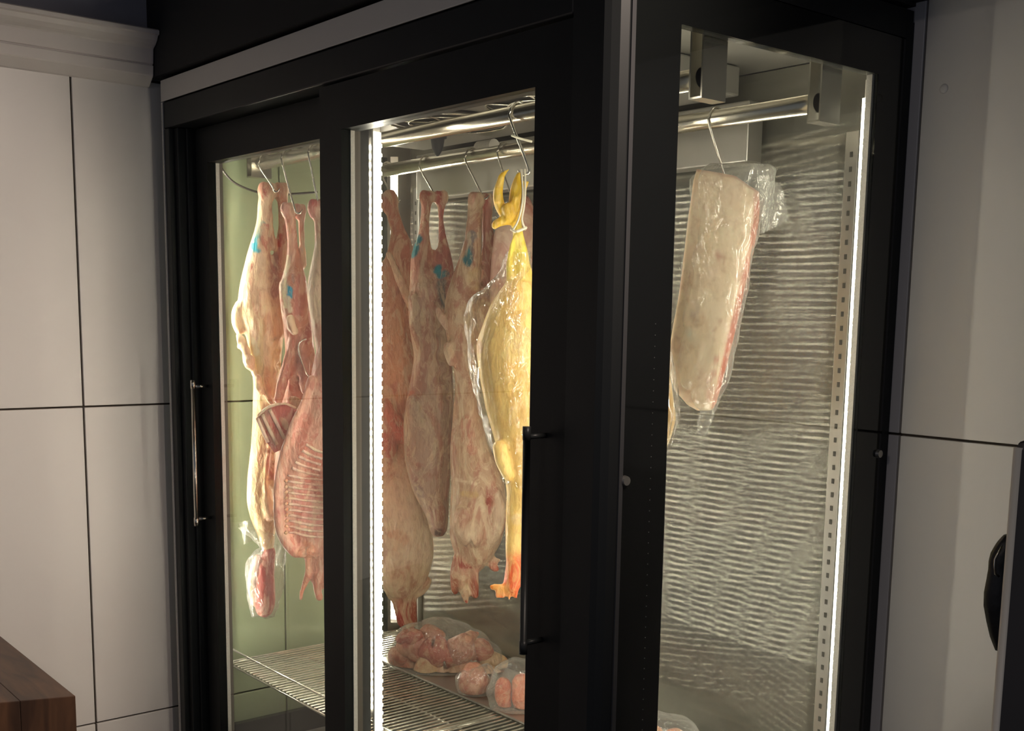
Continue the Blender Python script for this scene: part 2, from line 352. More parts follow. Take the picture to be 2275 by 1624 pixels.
def door(x0, x1, a0, a1, y0, y1, name, ztop):
    d = boxes(name, [(x0, a0, y0, y1, 0.615, 2.108), (a1, x1, y0, y1, 0.615, 2.108), (a0, a1, y0, y1, ztop, 2.108), (a0, a1, y0, y1, 0.615, 0.69)], MAT['black'], ck)
    box('glass_pane', (a0, a1, y0 + 0.012, y0 + 0.018, 0.69, ztop), MAT['pane'], d)
    box('spacer', (a0 + 0.0001, a0 + 0.0025, y0 + 0.0185, y0 + 0.027, 0.69, ztop), MAT['gasket'], d)
    box('seal', (a0 + 0.0001, a0 + 0.0022, y0 + 0.0272, y1 + 0.003, 0.69, ztop), MAT['seal'], d)
    return d
dl = door(-1.432, -0.742, -1.372, -0.788, 0.048, 0.080, 'sliding_door', 2.031)
dr = door(-0.790, -0.088, -0.7135, -0.1705, 0.004, 0.040, 'sliding_door', 2.027)
dl['label'] = 'inner sliding door with a steel bar handle'; dr['label'] = 'outer sliding door with a black bar handle'
def handle(d, x, y, mat, yf):
    bm = bmesh.new()
    tube(bm, [Vector((x, y, 1.2)), Vector((x, y, 1.22)), Vector((x, y, 1.2201)), Vector((x, y, 1.5219)), Vector((x, y, 1.522)), Vector((x, y, 1.542))], [0.0062, 0.0062, 0.0055, 0.0055, 0.0062, 0.0062], 14)
    for z in (1.216, 1.527): tube(bm, [Vector((x, y + 0.004, z)), Vector((x, yf, z))], 0.004, 10)
    h = finish(bm, 'handle', mat, d, False)
    h['label'] = 'steel bar handle' if mat == MAT['steel'] else 'black bar handle'
    for p in h.data.polygons: p.use_smooth = len(p.vertices) == 4
hx = atY(433, 1020, 0.012).x
handle(dl, hx, 0.012, MAT['steel'], 0.048)
hxr = atY(1160.5, 1200, -0.032).x
handle(dr, hxr + 0.006, -0.032, MAT['black2'], 0.004)
# glazed sides with a black border
S1, S2, SZ0, SZ1 = 0.1237, 0.5944, 0.66, 2.1037
def side(x0, x1, pane, lab, m):
    s = boxes('side_panel', [(x0, x1, 0.0345, S1, 0.561, 2.17), (x0, x1, S2, 0.6675, 0.561, 2.17), (x0, x1, S1, S2, 0.561, SZ0), (x0, x1, S1, S2, SZ1, 2.17)], MAT['frit'], ck)
    box('glass_pane', (pane, pane + 0.005, S1, S2, SZ0, SZ1), m, s)
    s['label'] = lab; return s
sr = side(-0.0185, 0.0, -0.006, 'black-bordered glazed right side', MAT['pane'])
sl = side(-W, -W + 0.0185, -W + 0.004, 'black-bordered glazed left side', MAT['sidepane'])
boxes('spacer', [(-0.0184, -0.0075, S2 - 0.006, S2 - 0.0005, SZ0, SZ1)], MAT['gasket'], sr)
for xa, xb_ in ((-W + 0.0187, -W + 0.0197), (-0.0197, -0.0187)):
    boxes('liner', [(xa, xb_, S2 + 0.001, 0.6670, 0.601, 2.16), (xa, xb_, 0.091, S1 - 0.001, 0.612, 2.16), (xa, xb_, S1 - 0.0009, S2 + 0.0009, SZ1 + 0.001, 2.16)], MAT['steel_d'], ck)
boxes('rear_corner', [(-0.018, 0.0, 0.668, D - 0.001, 0.0, 2.2)], MAT['black'], ck)
for yy in (0.0386, 0.6592):
    bm = bmesh.new(); bmesh.ops.create_cone(bm, cap_ends=True, segments=20, radius1=0.0075, radius2=0.0065, depth=0.006,
        matrix=Matrix.Translation((0.003, yy, 1.4729)) @ Matrix.Rotation(math.pi / 2, 4, 'Y'))
    finish(bm, 'stud', MAT['steel_d'], sr)
bm = bmesh.new()
for i in range(48):
    z = 0.95 + i * 0.0158; bx(bm, -0.0005, 0.0006, 0.0905, 0.0918, z, z + 0.0013)
o = finish(bm, 'led_leak_dots', MAT['steel_d'], sr); tag(o, kind='stuff')  # grey dots imitate LED light leaking through the black border
# LED strips: chips on a bar
def led_strip(x, y, face, z0, z1, single, bar=0.0095):
    fx, fy = face; n = Vector((fx, fy, 0)).normalized(); t = Vector((-n.y, n.x, 0))
    c = Vector((x, y, 0))
    def slab(bm, w, d0, d1, za, zb_):
        v = [bm.verts.new(c + t * a * w + n * e + Vector((0, 0, z))) for z in (za, zb_) for e in (d0, d1) for a in (-1, 1)]
        for f in ((0, 2, 3, 1), (4, 5, 7, 6), (0, 1, 5, 4), (2, 6, 7, 3), (0, 4, 6, 2), (1, 3, 7, 5)): bm.faces.new([v[i] for i in f])
    bm = bmesh.new(); slab(bm, 0.0100, -0.004, 0.0, z0 - 0.01, z1 + 0.03); s = finish(bm, 'led_strip', MAT['white'], ck)
    bm = bmesh.new(); slab(bm, bar, 0.0002, 0.003, z0, z1); finish(bm, 'bloom_bar', MAT['led_bar'], s)  # glowing bar added to imitate bloom around the chips
    nled = int((z1 - z0) / 0.0167)
    me = None; bm = bmesh.new()
    for i in range(nled):
        zc = z0 + 0.008 + i * 0.0167
        if single:
            if me is None:
                b2 = bmesh.new(); slab(b2, 0.0080, 0.0031, 0.0062, -0.0028, 0.0028); bmesh.ops.recalc_face_normals(b2, faces=b2.faces)
                me = bpy.data.meshes.new('led_chip'); b2.to_mesh(me); b2.free()
            o = link('led_chip', me, MAT['led'], s); o.location = (0, 0, zc)
        else:
            slab(bm, 0.0080, 0.0031, 0.0062, zc - 0.0028, zc + 0.0028)
    if not single:
        o = finish(bm, 'led_chips', MAT['led'], s); tag(o, kind='stuff')
    else: bm.free()
    return s
pm = atY(838, 900, 0.096)
led_strip(pm.x, 0.096, (0.95, 0.3), 0.70, 2.035, True)             # beside the meeting of the doors
led_strip(-0.805, 0.100, (-0.85, 0.5), 0.89, 2.035, False)            # its twin on the other face
led_strip(-0.034, 0.622, (-0.10, -0.99), 0.70, 2.075, True, 0.0125)         # rear right corner
led_strip(-1.455, 0.600, (0.7, -0.7), 0.87, 2.075, False)         # rear left corner
led_strip(-1.466, 0.104, (0.6, 0.8), 0.89, 2.05, False)             # front left corner
led_strip(-0.10, 0.100, (-0.85, 0.5), 0.89, 2.05, False)             # front right corner
box('led_shield_plate', (-0.872, -0.788, 0.1165, 0.1195, 0.88, 2.06), MAT['steel_d'], ck)  # unseen plate added to keep the twin strip's light off the rear lambs
# slotted uprights on the back panel
for xa in (-1.432, -0.085):
    u = box('slotted_upright', (xa - 0.014, xa + 0.014, 0.652, 0.6675, 0.62, 2.03), MAT['steel_d'], ck, 0.002)
    bm = bmesh.new()
    for i in range(54):
        bx(bm, xa - 0.0026, xa + 0.0026, 0.6512, 0.653, 0.66 + i * 0.025, 0.669 + i * 0.025)
    tag(finish(bm, 'slots', MAT['slot'], u), kind='stuff')
# hanging rails with sheet brackets
RZ = 2.052
for ry in (0.22, 0.50):
    rl = rod('hanging_rail', [(-1.455, ry, RZ), (-0.045, ry, RZ)], 0.0155, MAT['rail'], ck, 20)
    for xe, sx in ((-1.475, 1), (-0.048, -1)):
        bm = bmesh.new()
        x0, x1 = xe, xe + 0.026
        bx(bm, x0, x0 + 0.003, ry - 0.026, ry + 0.026, 2.018, 2.16)
        bx(bm, x1 - 0.003, x1, ry - 0.026, ry + 0.026, 2.018, 2.16)
        bx(bm, x0 + 0.003, x1 - 0.003, ry - 0.026, ry + 0.026, 2.018, 2.021)
        finish(bm, 'rail_bracket', MAT['steel'], rl)
# evaporator above the rails: plate, fan grilles, drain
ev = boxes('evaporator', [(-1.32, -0.30, 0.235, 0.60, 2.108, 2.16)], MAT['ceil'], ck, 0.003)
boxes('drip_tray', [(-1.36, -0.28, 0.604, 0.648, 1.99, 2.10)], MAT['steel_d'], ev, 0.003)
for fx, fy in ((-0.90, 0.372), (-0.60, 0.400)):
    bm = bmesh.new()
    bmesh.ops.create_cone(bm, cap_ends=True, segments=32, radius1=0.125, radius2=0.125, depth=0.003, matrix=Matrix.Translation((fx, fy, 2.1060)))
    gme = finish(bm, 'fan_opening', MAT['dark'], ev)
    for rr in (0.040, 0.082, 0.125):
        rod('grille_ring', [(fx + rr * math.cos(a), fy + rr * math.sin(a), 2.100) for a in [i * math.pi / 16 for i in range(33)]], 0.0026, MAT['steel'], ev, 6)
    for a in range(3):
        rod('grille_spoke', [(fx - 0.125 * math.cos(a * 1.05), fy - 0.125 * math.sin(a * 1.05), 2.1015), (fx + 0.125 * math.cos(a * 1.05), fy + 0.125 * math.sin(a * 1.05), 2.1015)], 0.0025, MAT['steel'], ev, 6)
dx, dy = -1.05, 0.452
bm = bmesh.new(); tube(bm, [Vector((dx, dy, z)) for z in (2.107, 2.094, 2.092, 2.07, 2.055)], [0.021, 0.021, 0.016, 0.0125, 0.003], 18); finish(bm, 'drain_nozzle', MAT['rubber'], ev, True)
bm = bmesh.new()
tube(bm, [Vector((dx + 0.02 + i * 0.004, 0.552, 2.080)) for i in range(16)], [0.014 + 0.002 * (i % 2) for i in range(16)], 14); finish(bm, 'drain_hose', MAT['white'], ev)
bm = bmesh.new(); tube(bm, [Vector((-0.78, 0.60, 2.0)), Vector((-0.78, 0.585, 2.0))], [0.022, 0.018], 16); finish(bm, 'hose_socket', MAT['steel_d'], ev)
cb = [atX(479, 355, -1.47), atX(510, 397, -1.47), atX(545, 418, -1.47), atX(590, 430, -1.47), atX(645, 431, -1.47), atX(705, 427, -1.47)]
rod('cable', cb, 0.0028, MAT['cable'], ck, 8, 6)

# ------------------------------------------------------------------ wire shelves
def shelf(x0, x1, y0, y1, z, label, grp, lip=True):
    s = empty('wire_shelf', ((x0 + x1) / 2, (y0 + y1) / 2, z)); tag(s, label, 'shelf', grp)
    bm = bmesh.new(); n = int((x1 - x0) / 0.0165)
    for i in range(n + 1):
        x = x0 + (x1 - x0) * i / n
        tube(bm, [Vector((x, y0, z + 0.002)), Vector((x, y1, z + 0.002))], 0.0021, 6)
    tag(finish(bm, 'wire_grid', MAT['wire'], s), kind='stuff')
    for yy in (y0, y0 + (y1 - y0) * 0.36, y0 + (y1 - y0) * 0.70, y1):
        rod('cross_rod', [(x0, yy, z - 0.0025), (x1, yy, z - 0.0025)], 0.0026, MAT['wire'], s, 6)
    for xx in (x0, x1): rod('end_rod', [(xx, y0, z - 0.0025), (xx, y1, z - 0.0025)], 0.0028, MAT['wire'], s, 6)
    if lip:
        h = 0.040
        rod('front_lip', [(x0, y0, z), (x0, y0, z + h * 0.7), (x0 + 0.004, y0, z + h), (x1 - 0.004, y0, z + h), (x1, y0, z + h * 0.7), (x1, y0, z)], 0.0028, MAT['wire'], s, 8)
    return s
SZ = 0.83
shelf(-1.472, -0.772, 0.118, 0.635, SZ, 'empty chromed wire shelf under the hanging lamb by the left glass', 'wire shelves')
shelf(-0.760, -0.055, 0.118, 0.635, SZ, 'chromed wire shelf under the bagged chicken and pork loin', 'wire shelves', True)

# ------------------------------------------------------------------ organic pieces
rng = np.random.default_rng(7)
def wobble(co, amp, freq, seed, n=10, stretch=(1, 1, 1)):
    r = np.random.default_rng(seed); out = np.zeros(len(co)); q = co * np.array(stretch)
    for i in range(n):
        k = r.normal(size=3); k *= freq * r.uniform(0.6, 1.8) / np.linalg.norm(k)
        out += np.sin(q @ k + r.uniform(0, 6.28))
    return amp * out / math.sqrt(n)
def organic(name, pl, chains, mat, parent=None, voxel=0.0042, seed=1, amp=0.0022, freq=70, spots=(), push=(), ridge=0.0, smooth=6, colmix=2.5, stretch=(1, 1, 0.5), solid=True):
    """one continuous skin grown over tapering chains. chain = (colour, [(px, py, r_px, depth, flat)...])"""
    bm = bmesh.new(); samples = []; scol = []; srad = []
    for col, pts in chains:
        V = []; R = []; Q = []
        for p in pts:
            p = tuple(p) + (0.0, 0.8)[len(p) - 3:] if len(p) < 5 else p
            V.append(pl.p(p[0], p[1], p[3])); R.append(p[2] * pl.k); Q.append(p[4])
        n = 5
        C = catmull(V, n)
        RR = [float(a) for a in np.interp(np.linspace(0, len(R) - 1, len(C)), range(len(R)), R)]
        QQ = [float(a) for a in np.interp(np.linspace(0, len(R) - 1, len(C)), range(len(R)), Q)]
        # round ends
        t0 = (C[0] - C[1]).normalized(); t1 = (C[-1] - C[-2]).normalized()
        C = [C[0] + t0 * RR[0] * 0.6] + C + [C[-1] + t1 * RR[-1] * 0.6]; RR = [RR[0] * 0.55] + RR + [RR[-1] * 0.55]; QQ = [QQ[0]] + QQ + [QQ[-1]]
        tube(bm, C, RR, 14, SIDE, QQ)
        for a, b in zip(C, RR): samples.append(a[:]); srad.append(b); scol.append(col)
    bmesh.ops.recalc_face_normals(bm, faces=bm.faces)
    me = bpy.data.meshes.new('tmp'); bm.to_mesh(me); bm.free()
    o = bpy.data.objects.new('tmp', me); COL.objects.link(o)
    md = o.modifiers.new('r', 'REMESH'); md.mode = 'VOXEL'; md.voxel_size = voxel; md.use_smooth_shade = True
    sm = o.modifiers.new('s', 'SMOOTH'); sm.factor = 0.5; sm.iterations = smooth
    dg = bpy.context.evaluated_depsgraph_get(); dg.update()
    me2 = bpy.data.meshes.new_from_object(o.evaluated_get(dg)); me2.name = name
    bpy.data.objects.remove(o); bpy.data.meshes.remove(me)
    nv = len(me2.vertices); co = np.empty(nv * 3); me2.vertices.foreach_get('co', co); co = co.reshape(-1, 3)
    no = np.empty(nv * 3); me2.vertices.foreach_get('normal', no); no = no.reshape(-1, 3)
    dn = np.array(DEEP); front = np.clip(-(no @ dn) * 2.0, 0, 1)
    P_ = []
    def near(px, py, r, dd=0.0):
        c = np.array(pl.p(px, py, dd)); q = co - c; s = q @ np.array(SIDE); z = q[:, 2]
        return np.sqrt(s * s + z * z) / (r * pl.k)
    for (px, py, r, a) in push:                      # dent (+) or swell (-), metres, on the face turned to the doors
        w = np.exp(-near(px, py, r) ** 2) * front
        co = co + np.outer(w * a, dn)
    d = wobble(co, amp, freq, seed, 14, stretch)
    if ridge: d += ridge * (np.abs(np.sin(wobble(co, 2.2, freq * 0.5, seed + 5, 8, (1, 1, 0.35)))) - 0.5)
    co2 = co + no * d[:, None]
    me2.vertices.foreach_set('co', co2.ravel())
    S = np.array(samples); RA = np.array(srad); CL = np.array(scol)
    tint = np.zeros((nv, 3))
    for i in range(0, nv, 4000):
        c = co[i:i + 4000]; dd = np.linalg.norm(c[:, None] - S[None], axis=2) / RA[None]
        w = np.exp(-colmix * (dd - dd.min(1)[:, None]) ** 1.0 * 2.0); w /= w.sum(1)[:, None]; tint[i:i + 4000] = w @ CL
    for (px, py, r, col, s) in spots:
        q = near(px, py, r) + wobble(co, 0.22, 160, seed + 3); w = np.clip((1.15 - q) * 3.0, 0, 1) * np.clip(front * 2, 0, 1) * s
        tint = tint * (1 - w[:, None]) + np.array(col) * w[:, None]
    at = me2.color_attributes.new('tint', 'FLOAT_COLOR', 'POINT')
    at.data.foreach_set('color', np.concatenate([tint, np.ones((nv, 1))], 1).ravel())
    me2.update()
    me2.materials.clear()
    ob = link(name, me2, mat, parent, True)
    return ob

from mathutils.bvhtree import BVHTree
def surf(ob):
    me = ob.data
    return BVHTree.FromPolygons([v.co.copy() for v in me.vertices], [tuple(p.vertices) for p in me.polygons])
def on_surf(bvh, pl, pts, lift=0.001, back=0.06):
    out = []; last = -0.03
    for px, py in pts:
        o = pl.p(px, py, -0.25); h = bvh.ray_cast(o, DEEP)
        if h[0] is not None: last = (h[0] - pl.p(px, py)).dot(DEEP) - lift
        out.append((px, py, last))
    return out
CR = (0.84, 0.63, 0.44); PK = (0.62, 0.27, 0.19); RD = (0.42, 0.06, 0.05); TAN = (0.62, 0.40, 0.26); YF = (0.86, 0.66, 0.36)
TEAL = (0.03, 0.27, 0.33)

def s_hook(px, py, bpx, bpy, Y, label, grp, r=0.0021, j=1, dd=0.0, long=None):
    a = atY(px, py, Y); xr = a.x
    top = Vector((xr, Y, RZ)); R = 0.0188
    pl = Plane(bpx, bpy, Y); b = pl.p(bpx, bpy, dd)
    pts = [top + Vector((0.0, R * math.cos(math.radians(t)), R * math.sin(math.radians(t)))) for t in range(-25, 176, 20)]
    pts += [top + Vector((0, -R, -0.012))]
    pts += [b]
    w = SIDE * 0.010 * j
    pts += [b + w * 0.4 + Vector((0, 0, -0.011)), b + w * 1.2 + Vector((0, 0, -0.013)), b + w * 1.9 + Vector((0, 0, -0.004))]
    bm = bmesh.new(); C = catmull(pts, 4); tube(bm, C, [r] * (len(C) - 3) + [r * 0.8, r * 0.6, r * 0.3], 8)
    o = finish(bm, 'meat_hook', MAT['hook'], None, True); tag(o, label, 'hook', grp); return o
HG = 'steel hooks on the rails'

def hock(x, y, r, col=None, d=0.0):
    """knobbly cut joint at the top of a hind leg"""
    col = col or PK
    return [(col, [(x - r * .35, y, r * .72, d - .004, 1), (x - r * .45, y + r * .9, r * .78, d - .004, 1), (x - r * .3, y + r * 1.9, r * .6, d, 1)]),
            (CR, [(x + r * .4, y - r * .1, r * .6, d + .004, 1), (x + r * .55, y + r * .8, r * .66, d + .004, 1), (x + r * .3, y + r * 1.8, r * .5, d, 1)])]
def smear(pts, r, col, s):
    """stamp ink: overlapping dabs along a line"""
    out = []
    for (a, b), (c, d) in zip(pts[:-1], pts[1:]):
        n = max(2, int(math.hypot(c - a, d - b) / (r * 0.5)))
        out += [(a + (c - a) * t / n, b + (d - b) * t / n, r * (0.8 + 0.3 * math.sin(t * 2.3)), col, s) for t in range(n + 1)]
    return out

# --- lamb by the left glass
p1 = Plane(605, 700, 0.225)
lamb1 = organic('lamb_carcass', p1, hock(597, 413, 16, PK, -.012) + hock(622, 410, 15, (0.66, 0.38, 0.26), .012) + [
    (CR, [(595, 430, 14, -.012), (590, 462, 13, -.012), (587, 492, 13, -.012), (584, 518, 16, -.010), (580, 552, 22, -.008), (575, 590, 29, 0), (570, 640, 38, 0), (572, 690, 44, 0), (585, 740, 38, 0)]),
    (PK, [(625, 430, 12, .012), (627, 470, 9, .012), (628, 505, 10, .012), (623, 555, 17, .012), (618, 600, 20, .012), (613, 660, 24, .01), (606, 740, 30, 0)]),
    (YF, [(600, 440, 3.0, -.008, 1), (602, 480, 3.0, -.006, 1), (605, 515, 3.4, -.002, 1), (610, 552, 8, .0, 1)]),
    (YF, [(577, 690, 47, 0), (586, 740, 43, 0), (590, 800, 37, 0), (592, 860, 31, 0), (589, 930, 29, 0), (585, 1000, 29, 0), (582, 1060, 33, 0), (582, 1110, 34, 0), (586, 1150, 28, 0), (592, 1190, 19, 0), (594, 1215, 15, 0)]),
    (YF, [(540, 676, 10, -.02, 1), (533, 695, 12, -.02, 1), (531, 718, 10, -.02, 1), (538, 740, 8, -.02, 1)]),
    (CR, [(598, 872, 4, -.028, 1), (604, 885, 4, -.028, 1), (612, 892, 3, -.026, 1)]),
    (CR, [(600, 1085, 9, -.024, 0.8), (601, 1115, 14, -.024, .8), (606, 1145, 10, -.022, .8)]),
    (CR, [(604, 985, 4, -.024, 1), (598, 1040, 4, -.028, 1), (597, 1090, 4, -.030, 1), (608, 1130, 4, -.028, 1), (620, 1158, 4, -.02, 1)]),
    ], MAT['lamb'], None, 0.0038, 11, 0.0022, 55,
    spots=smear([(588, 500), (578, 530), (570, 558)], 7, (0.12, 0.42, 0.40), .8) + smear([(577, 535), (568, 552), (580, 556)], 7, (0.02, 0.42, 0.55), .95) + smear([(594, 425), (592, 438)], 4, RD, .8) + smear([(566, 720), (572, 760), (576, 780)], 10, (0.95, 0.85, 0.60), .8)
      + smear([(622, 520), (621, 548)], 5, (0.55, 0.06, 0.02), .9) + smear([(594, 505), (592, 555)], 8, (0.60, 0.22, 0.16), .8) + smear([(608, 570), (612, 660)], 11, (0.45, 0.20, 0.15), .6) + smear([(562, 590), (566, 630)], 7, (0.60, 0.28, 0.20), .7) + smear([(572, 640), (578, 690)], 9, (0.60, 0.30, 0.20), .6)
      + smear([(596, 700), (600, 870)], 6, (0.78, 0.46, 0.26), .6) + smear([(570, 1020), (566, 1060)], 6, PK, .5) + smear([(567, 1120), (568, 1148)], 5, (0.6, 0.3, 0.1), .6) + smear([(603, 1000), (606, 1060)], 6, (0.45, 0.14, 0.10), .7),
    push=[(620, 780, 8, 0.012), (622, 810, 8, 0.014), (624, 840, 8, 0.012), (612, 750, 5, 0.01), (606, 1000, 6, 0.010), (607, 1030, 5, .010), (590, 600, 5, .004), (588, 640, 5, .004)], ridge=0.0022)
tag(lamb1, 'pale lamb carcass with teal stamp by the left glass, neck end bagged', 'lamb carcass', 'hanging lambs')
organic('fat_frill', p1, [((0.92, 0.76, 0.50), [(536 + i * 8, 744 + i * 21, 6 + 3 * (i % 2), -.034 + .004 * (i % 3), 1), (546 + i * 8, 758 + i * 21, 8 + 3 * ((i + 1) % 2), -.038 + .004 * ((i + 1) % 3), 1), (552 + i * 7, 774 + i * 20, 5, -.034, 1)]) for i in range(6)]
    + [((0.92, 0.76, 0.50), [(537, 742, 4, -.03, 1), (536, 758, 3, -.03, 1), (538, 772, 3.5, -.03, 1)]), (CR, [(588, 860, 4, -.034, 1), (598, 880, 3, -.034, 1), (604, 890, 3, -.032, 1), (612, 896, 2.5, -.03, 1)])],
    MAT['lamb'], lamb1, 0.0026, 33, 0.0022, 170, ridge=0.002, smooth=2)
neck = organic('bagged_neck', p1, [
    (RD, [(598, 1222, 14, 0), (592, 1262, 20, 0), (590, 1300, 23, 0), (588, 1335, 23, 0), (583, 1358, 19, 0)]),
    (CR, [(574, 1235, 8, -.008), (566, 1265, 12, -.008), (564, 1300, 11, -.008), (566, 1340, 10, -.004)]),
    ], MAT['lamb2'], lamb1, 0.0035, 21, 0.0018, 90, ridge=0.0015)
def film_bag(name, pl, rings, mat, parent, seed, crump=0.004, seg=28, open_top=True, freq=90):
    """crumpled bag: rings = (px, py, r_px, depth, flat)"""
    V = [pl.p(q[0], q[1], q[3]) for q in rings]; C = catmull(V, 5)
    idx = np.linspace(0, len(rings) - 1, len(C))
    RR = [float(a) for a in np.interp(idx, range(len(rings)), [q[2] * pl.k for q in rings])]; QQ = [float(a) for a in np.interp(idx, range(len(rings)), [q[4] for q in rings])]
    bm = bmesh.new(); R_ = tube(bm, C, RR, seg, SIDE, QQ, cap=False, upright=True)
    if not open_top: bm.faces.new(R_[0][::-1])
    bm.faces.new(R_[-1])
    bm.normal_update()
    co = np.array([v.co[:] for v in bm.verts]); no = np.array([v.normal[:] for v in bm.verts])
    d = crump * (np.abs(np.sin(wobble(co, 1.8, freq, seed, 9, (1, 1, 0.45)))) - 0.5) + wobble(co, crump * 0.5, freq * 1.6, seed + 1, 9)
    for v, a, b in zip(bm.verts, no, d): v.co += Vector(a) * float(b)
    return finish(bm, name, mat, parent, True)
bagn = film_bag('neck_bag', p1, [(566, 1172, 38, 0, .6), (590, 1195, 30, 0, .7), (602, 1218, 27, 0, .8), (594, 1240, 40, 0, .8), (588, 1275, 46, 0, .7), (587, 1320, 40, 0, .7), (584, 1355, 31, 0, .6), (583, 1370, 28, 0, .35)], MAT['film'], lamb1, 31, 0.005)
bagn['label'] = 'clear plastic bag tied round the neck'
bm = bmesh.new()
q = [p1.p(533, 1160, -.015), p1.p(566, 1150, -.01), p1.p(572, 1196, -.02), p1.p(546, 1206, -.02)]
q2 = [p1.p(617, 1205, -.02), p1.p(640, 1215, -.022), p1.p(638, 1245, -.02), p1.p(615, 1250, -.02)]
for Q in (q, q2):
    for a in range(5):
        pass
    n = 6; g = [[None] * (n + 1) for _ in range(n + 1)]
    for i in range(n + 1):
        for j in range(n + 1):
            s_, t_ = i / n, j / n
            P0 = (Q[0] * (1 - s_) + Q[1] * s_) * (1 - t_) + (Q[3] * (1 - s_) + Q[2] * s_) * t_
            g[i][j] = bm.verts.new(P0 + DEEP * (0.006 * math.sin(7 * s_ + 3 * t_) + 0.003 * math.sin(17 * t_ - 5 * s_)))
    for i in range(n):
        for j in range(n): bm.faces.new((g[i][j], g[i + 1][j], g[i + 1][j + 1], g[i][j + 1]))
finish(bm, 'bag_flaps', MAT['film_loin'], lamb1, True)

# --- second lamb: stamped leg
p2 = Plane(655, 700, 0.225)
lamb2 = organic('lamb_carcass', p2, hock(642, 456, 13, (0.70, 0.36, 0.30), -.01) + hock(664, 456, 13, (0.70, 0.40, 0.34), .012) + [
    (PK, [(644, 472, 12, -.01), (648, 500, 11, -.01), (651, 540, 12, -.008), (653, 580, 18, 0), (655, 620, 27, 0), (655, 660, 29, 0), (660, 720, 31, 0), (666, 780, 33, 0), (664, 830, 34, 0.01), (655, 880, 36, .02), (645, 950, 36, .035), (636, 1040, 38, .045), (636, 1110, 32, .045), (638, 1150, 22, .045)]),
    (CR, [(668, 475, 9, .012), (667, 505, 5, .012), (669, 545, 6, .012), (670, 590, 12, .01)]),
    (CR, [(636, 630, 11, -.010), (637, 690, 10, -.008), (641, 750, 7, -.006), (640, 810, 5, 0)]),
    ((0.72, 0.30, 0.22), [(655, 752, 12, -.020), (645, 800, 14, -.024), (632, 850, 13, -.026), (622, 890, 9, -.024)]),
    ((0.60, 0.30, 0.26), [(672, 750, 13, -.018), (676, 800, 15, -.022), (678, 845, 13, -.022), (680, 872, 8, -.02)]),
    ], MAT['lamb2'], None, 0.0036, 12, 0.0020, 55,
    spots=smear([(641, 640), (649, 642), (648, 660)], 6, (0.01, 0.36, 0.60), .95) + smear([(640, 572), (636, 640), (640, 680)], 7, (0.92, 0.80, 0.56), .85) + smear([(646, 662), (650, 690)], 5, (0.92, 0.80, 0.6), .85) + smear([(672, 620), (668, 700)], 11, (0.55, 0.18, 0.15), .8) + smear([(664, 555), (660, 600)], 5, (0.62, 0.25, 0.16), .7) + smear([(654, 612), (656, 628)], 4, (0.42, 0.22, 0.2), .8)
      + smear([(648, 810), (640, 860)], 5, (0.50, 0.10, 0.09), .8) + smear([(690, 720), (686, 760)], 6, (0.45, 0.12, 0.1), .7) + smear([(645, 500), (650, 560)], 4, (0.86, 0.5, 0.32), .7),
    push=[(662, 800, 5, .010), (664, 840, 5, .012), (690, 790, 8, 0.010)], ridge=0.0022)
tag(lamb2, 'skinned lamb carcass with a small blue dot, between its neighbours on the front rail', 'lamb carcass', 'hanging lambs')
# pale fat lump and rack of ribs hung on it
organic('fat_lump', p2, [(CR, [(652, 705, 9, -.035, 1), (655, 725, 10, -.035, 1), (662, 738, 9, -.034, 1)])], MAT['lamb'], lamb2, 0.003, 8, 0.0015, 120)
pr_ = Plane(620, 945, 0.165)
rk = empty('rib_rack', pr_.p(620, 1000, -.02)); tag(rk, 'small cut rack of ribs with red cut face between two lambs', 'meat cut')
bm = bmesh.new()
front = [(577, 926), (600, 905), (640, 896), (668, 913), (662, 950), (648, 988), (616, 1003), (596, 975)]
fv = [bm.verts.new(pr_.p(a, b, -.030)) for a, b in front]; bv = [bm.verts.new(pr_.p(a + 6, b - 4, .012)) for a, b in front]
bm.faces.new(fv); bm.faces.new(bv[::-1])
for i in range(8): bm.faces.new((fv[i], fv[(i + 1) % 8], bv[(i + 1) % 8], bv[i]))
bmesh.ops.subdivide_edges(bm, edges=bm.edges, cuts=3, use_grid_fill=True)
bmesh.ops.recalc_face_normals(bm, faces=bm.faces)
me = bpy.data.meshes.new('cut_meat'); bm.to_mesh(me); bm.free()
at = me.color_attributes.new('tint', 'FLOAT_COLOR', 'POINT')
for d_ in at.data: d_.color = (0.55, 0.12, 0.10, 1)
link('cut_meat', me, MAT['lamb2'], rk, True)
def bar(name, pl, pts, r, mat, parent, flat=0.6, tint=None, seg=8):
    bm = bmesh.new(); C = catmull([pl.p(*q) for q in pts], 4); tube(bm, C, r * pl.k, seg, SIDE, flat)
    o = finish(bm, name, mat, parent, True)
    if tint:
        at = o.data.color_attributes.new('tint', 'FLOAT_COLOR', 'POINT'); at.data.foreach_set('color', list((*tint, 1)) * len(o.data.vertices))
    return o
for pts in ([(590, 918, -.031), (604, 948, -.033), (622, 985, -.031)], [(606, 908, -.031), (622, 938, -.033), (638, 972, -.031)], [(578, 926, -.03), (590, 952, -.031), (602, 980, -.03)]):
    bar('rib', pr_, pts, 4.0, MAT['lamb'], rk, 0.7, (0.88, 0.62, 0.52))
organic('fat_edge', pr_, [(CR, [(580, 922, 4, -.028, 1), (602, 903, 4, -.028, 1), (636, 895, 5, -.028, 1), (660, 906, 4, -.02, 1)]), ((0.85, 0.4, 0.28), [(624, 920, 9, -.024, .6), (636, 935, 10, -.026, .6), (642, 955, 8, -.024, .6)])], MAT['lamb'], rk, 0.003, 9, .001, 120)
flap = organic('skin_flap', pr_, [(TAN, [(648, 885, 10, -.012, .3), (664, 896, 14, -.012, .3), (676, 912, 10, -.01, .3)])], MAT['lamb'], rk, 0.003, 5, .001, 100)

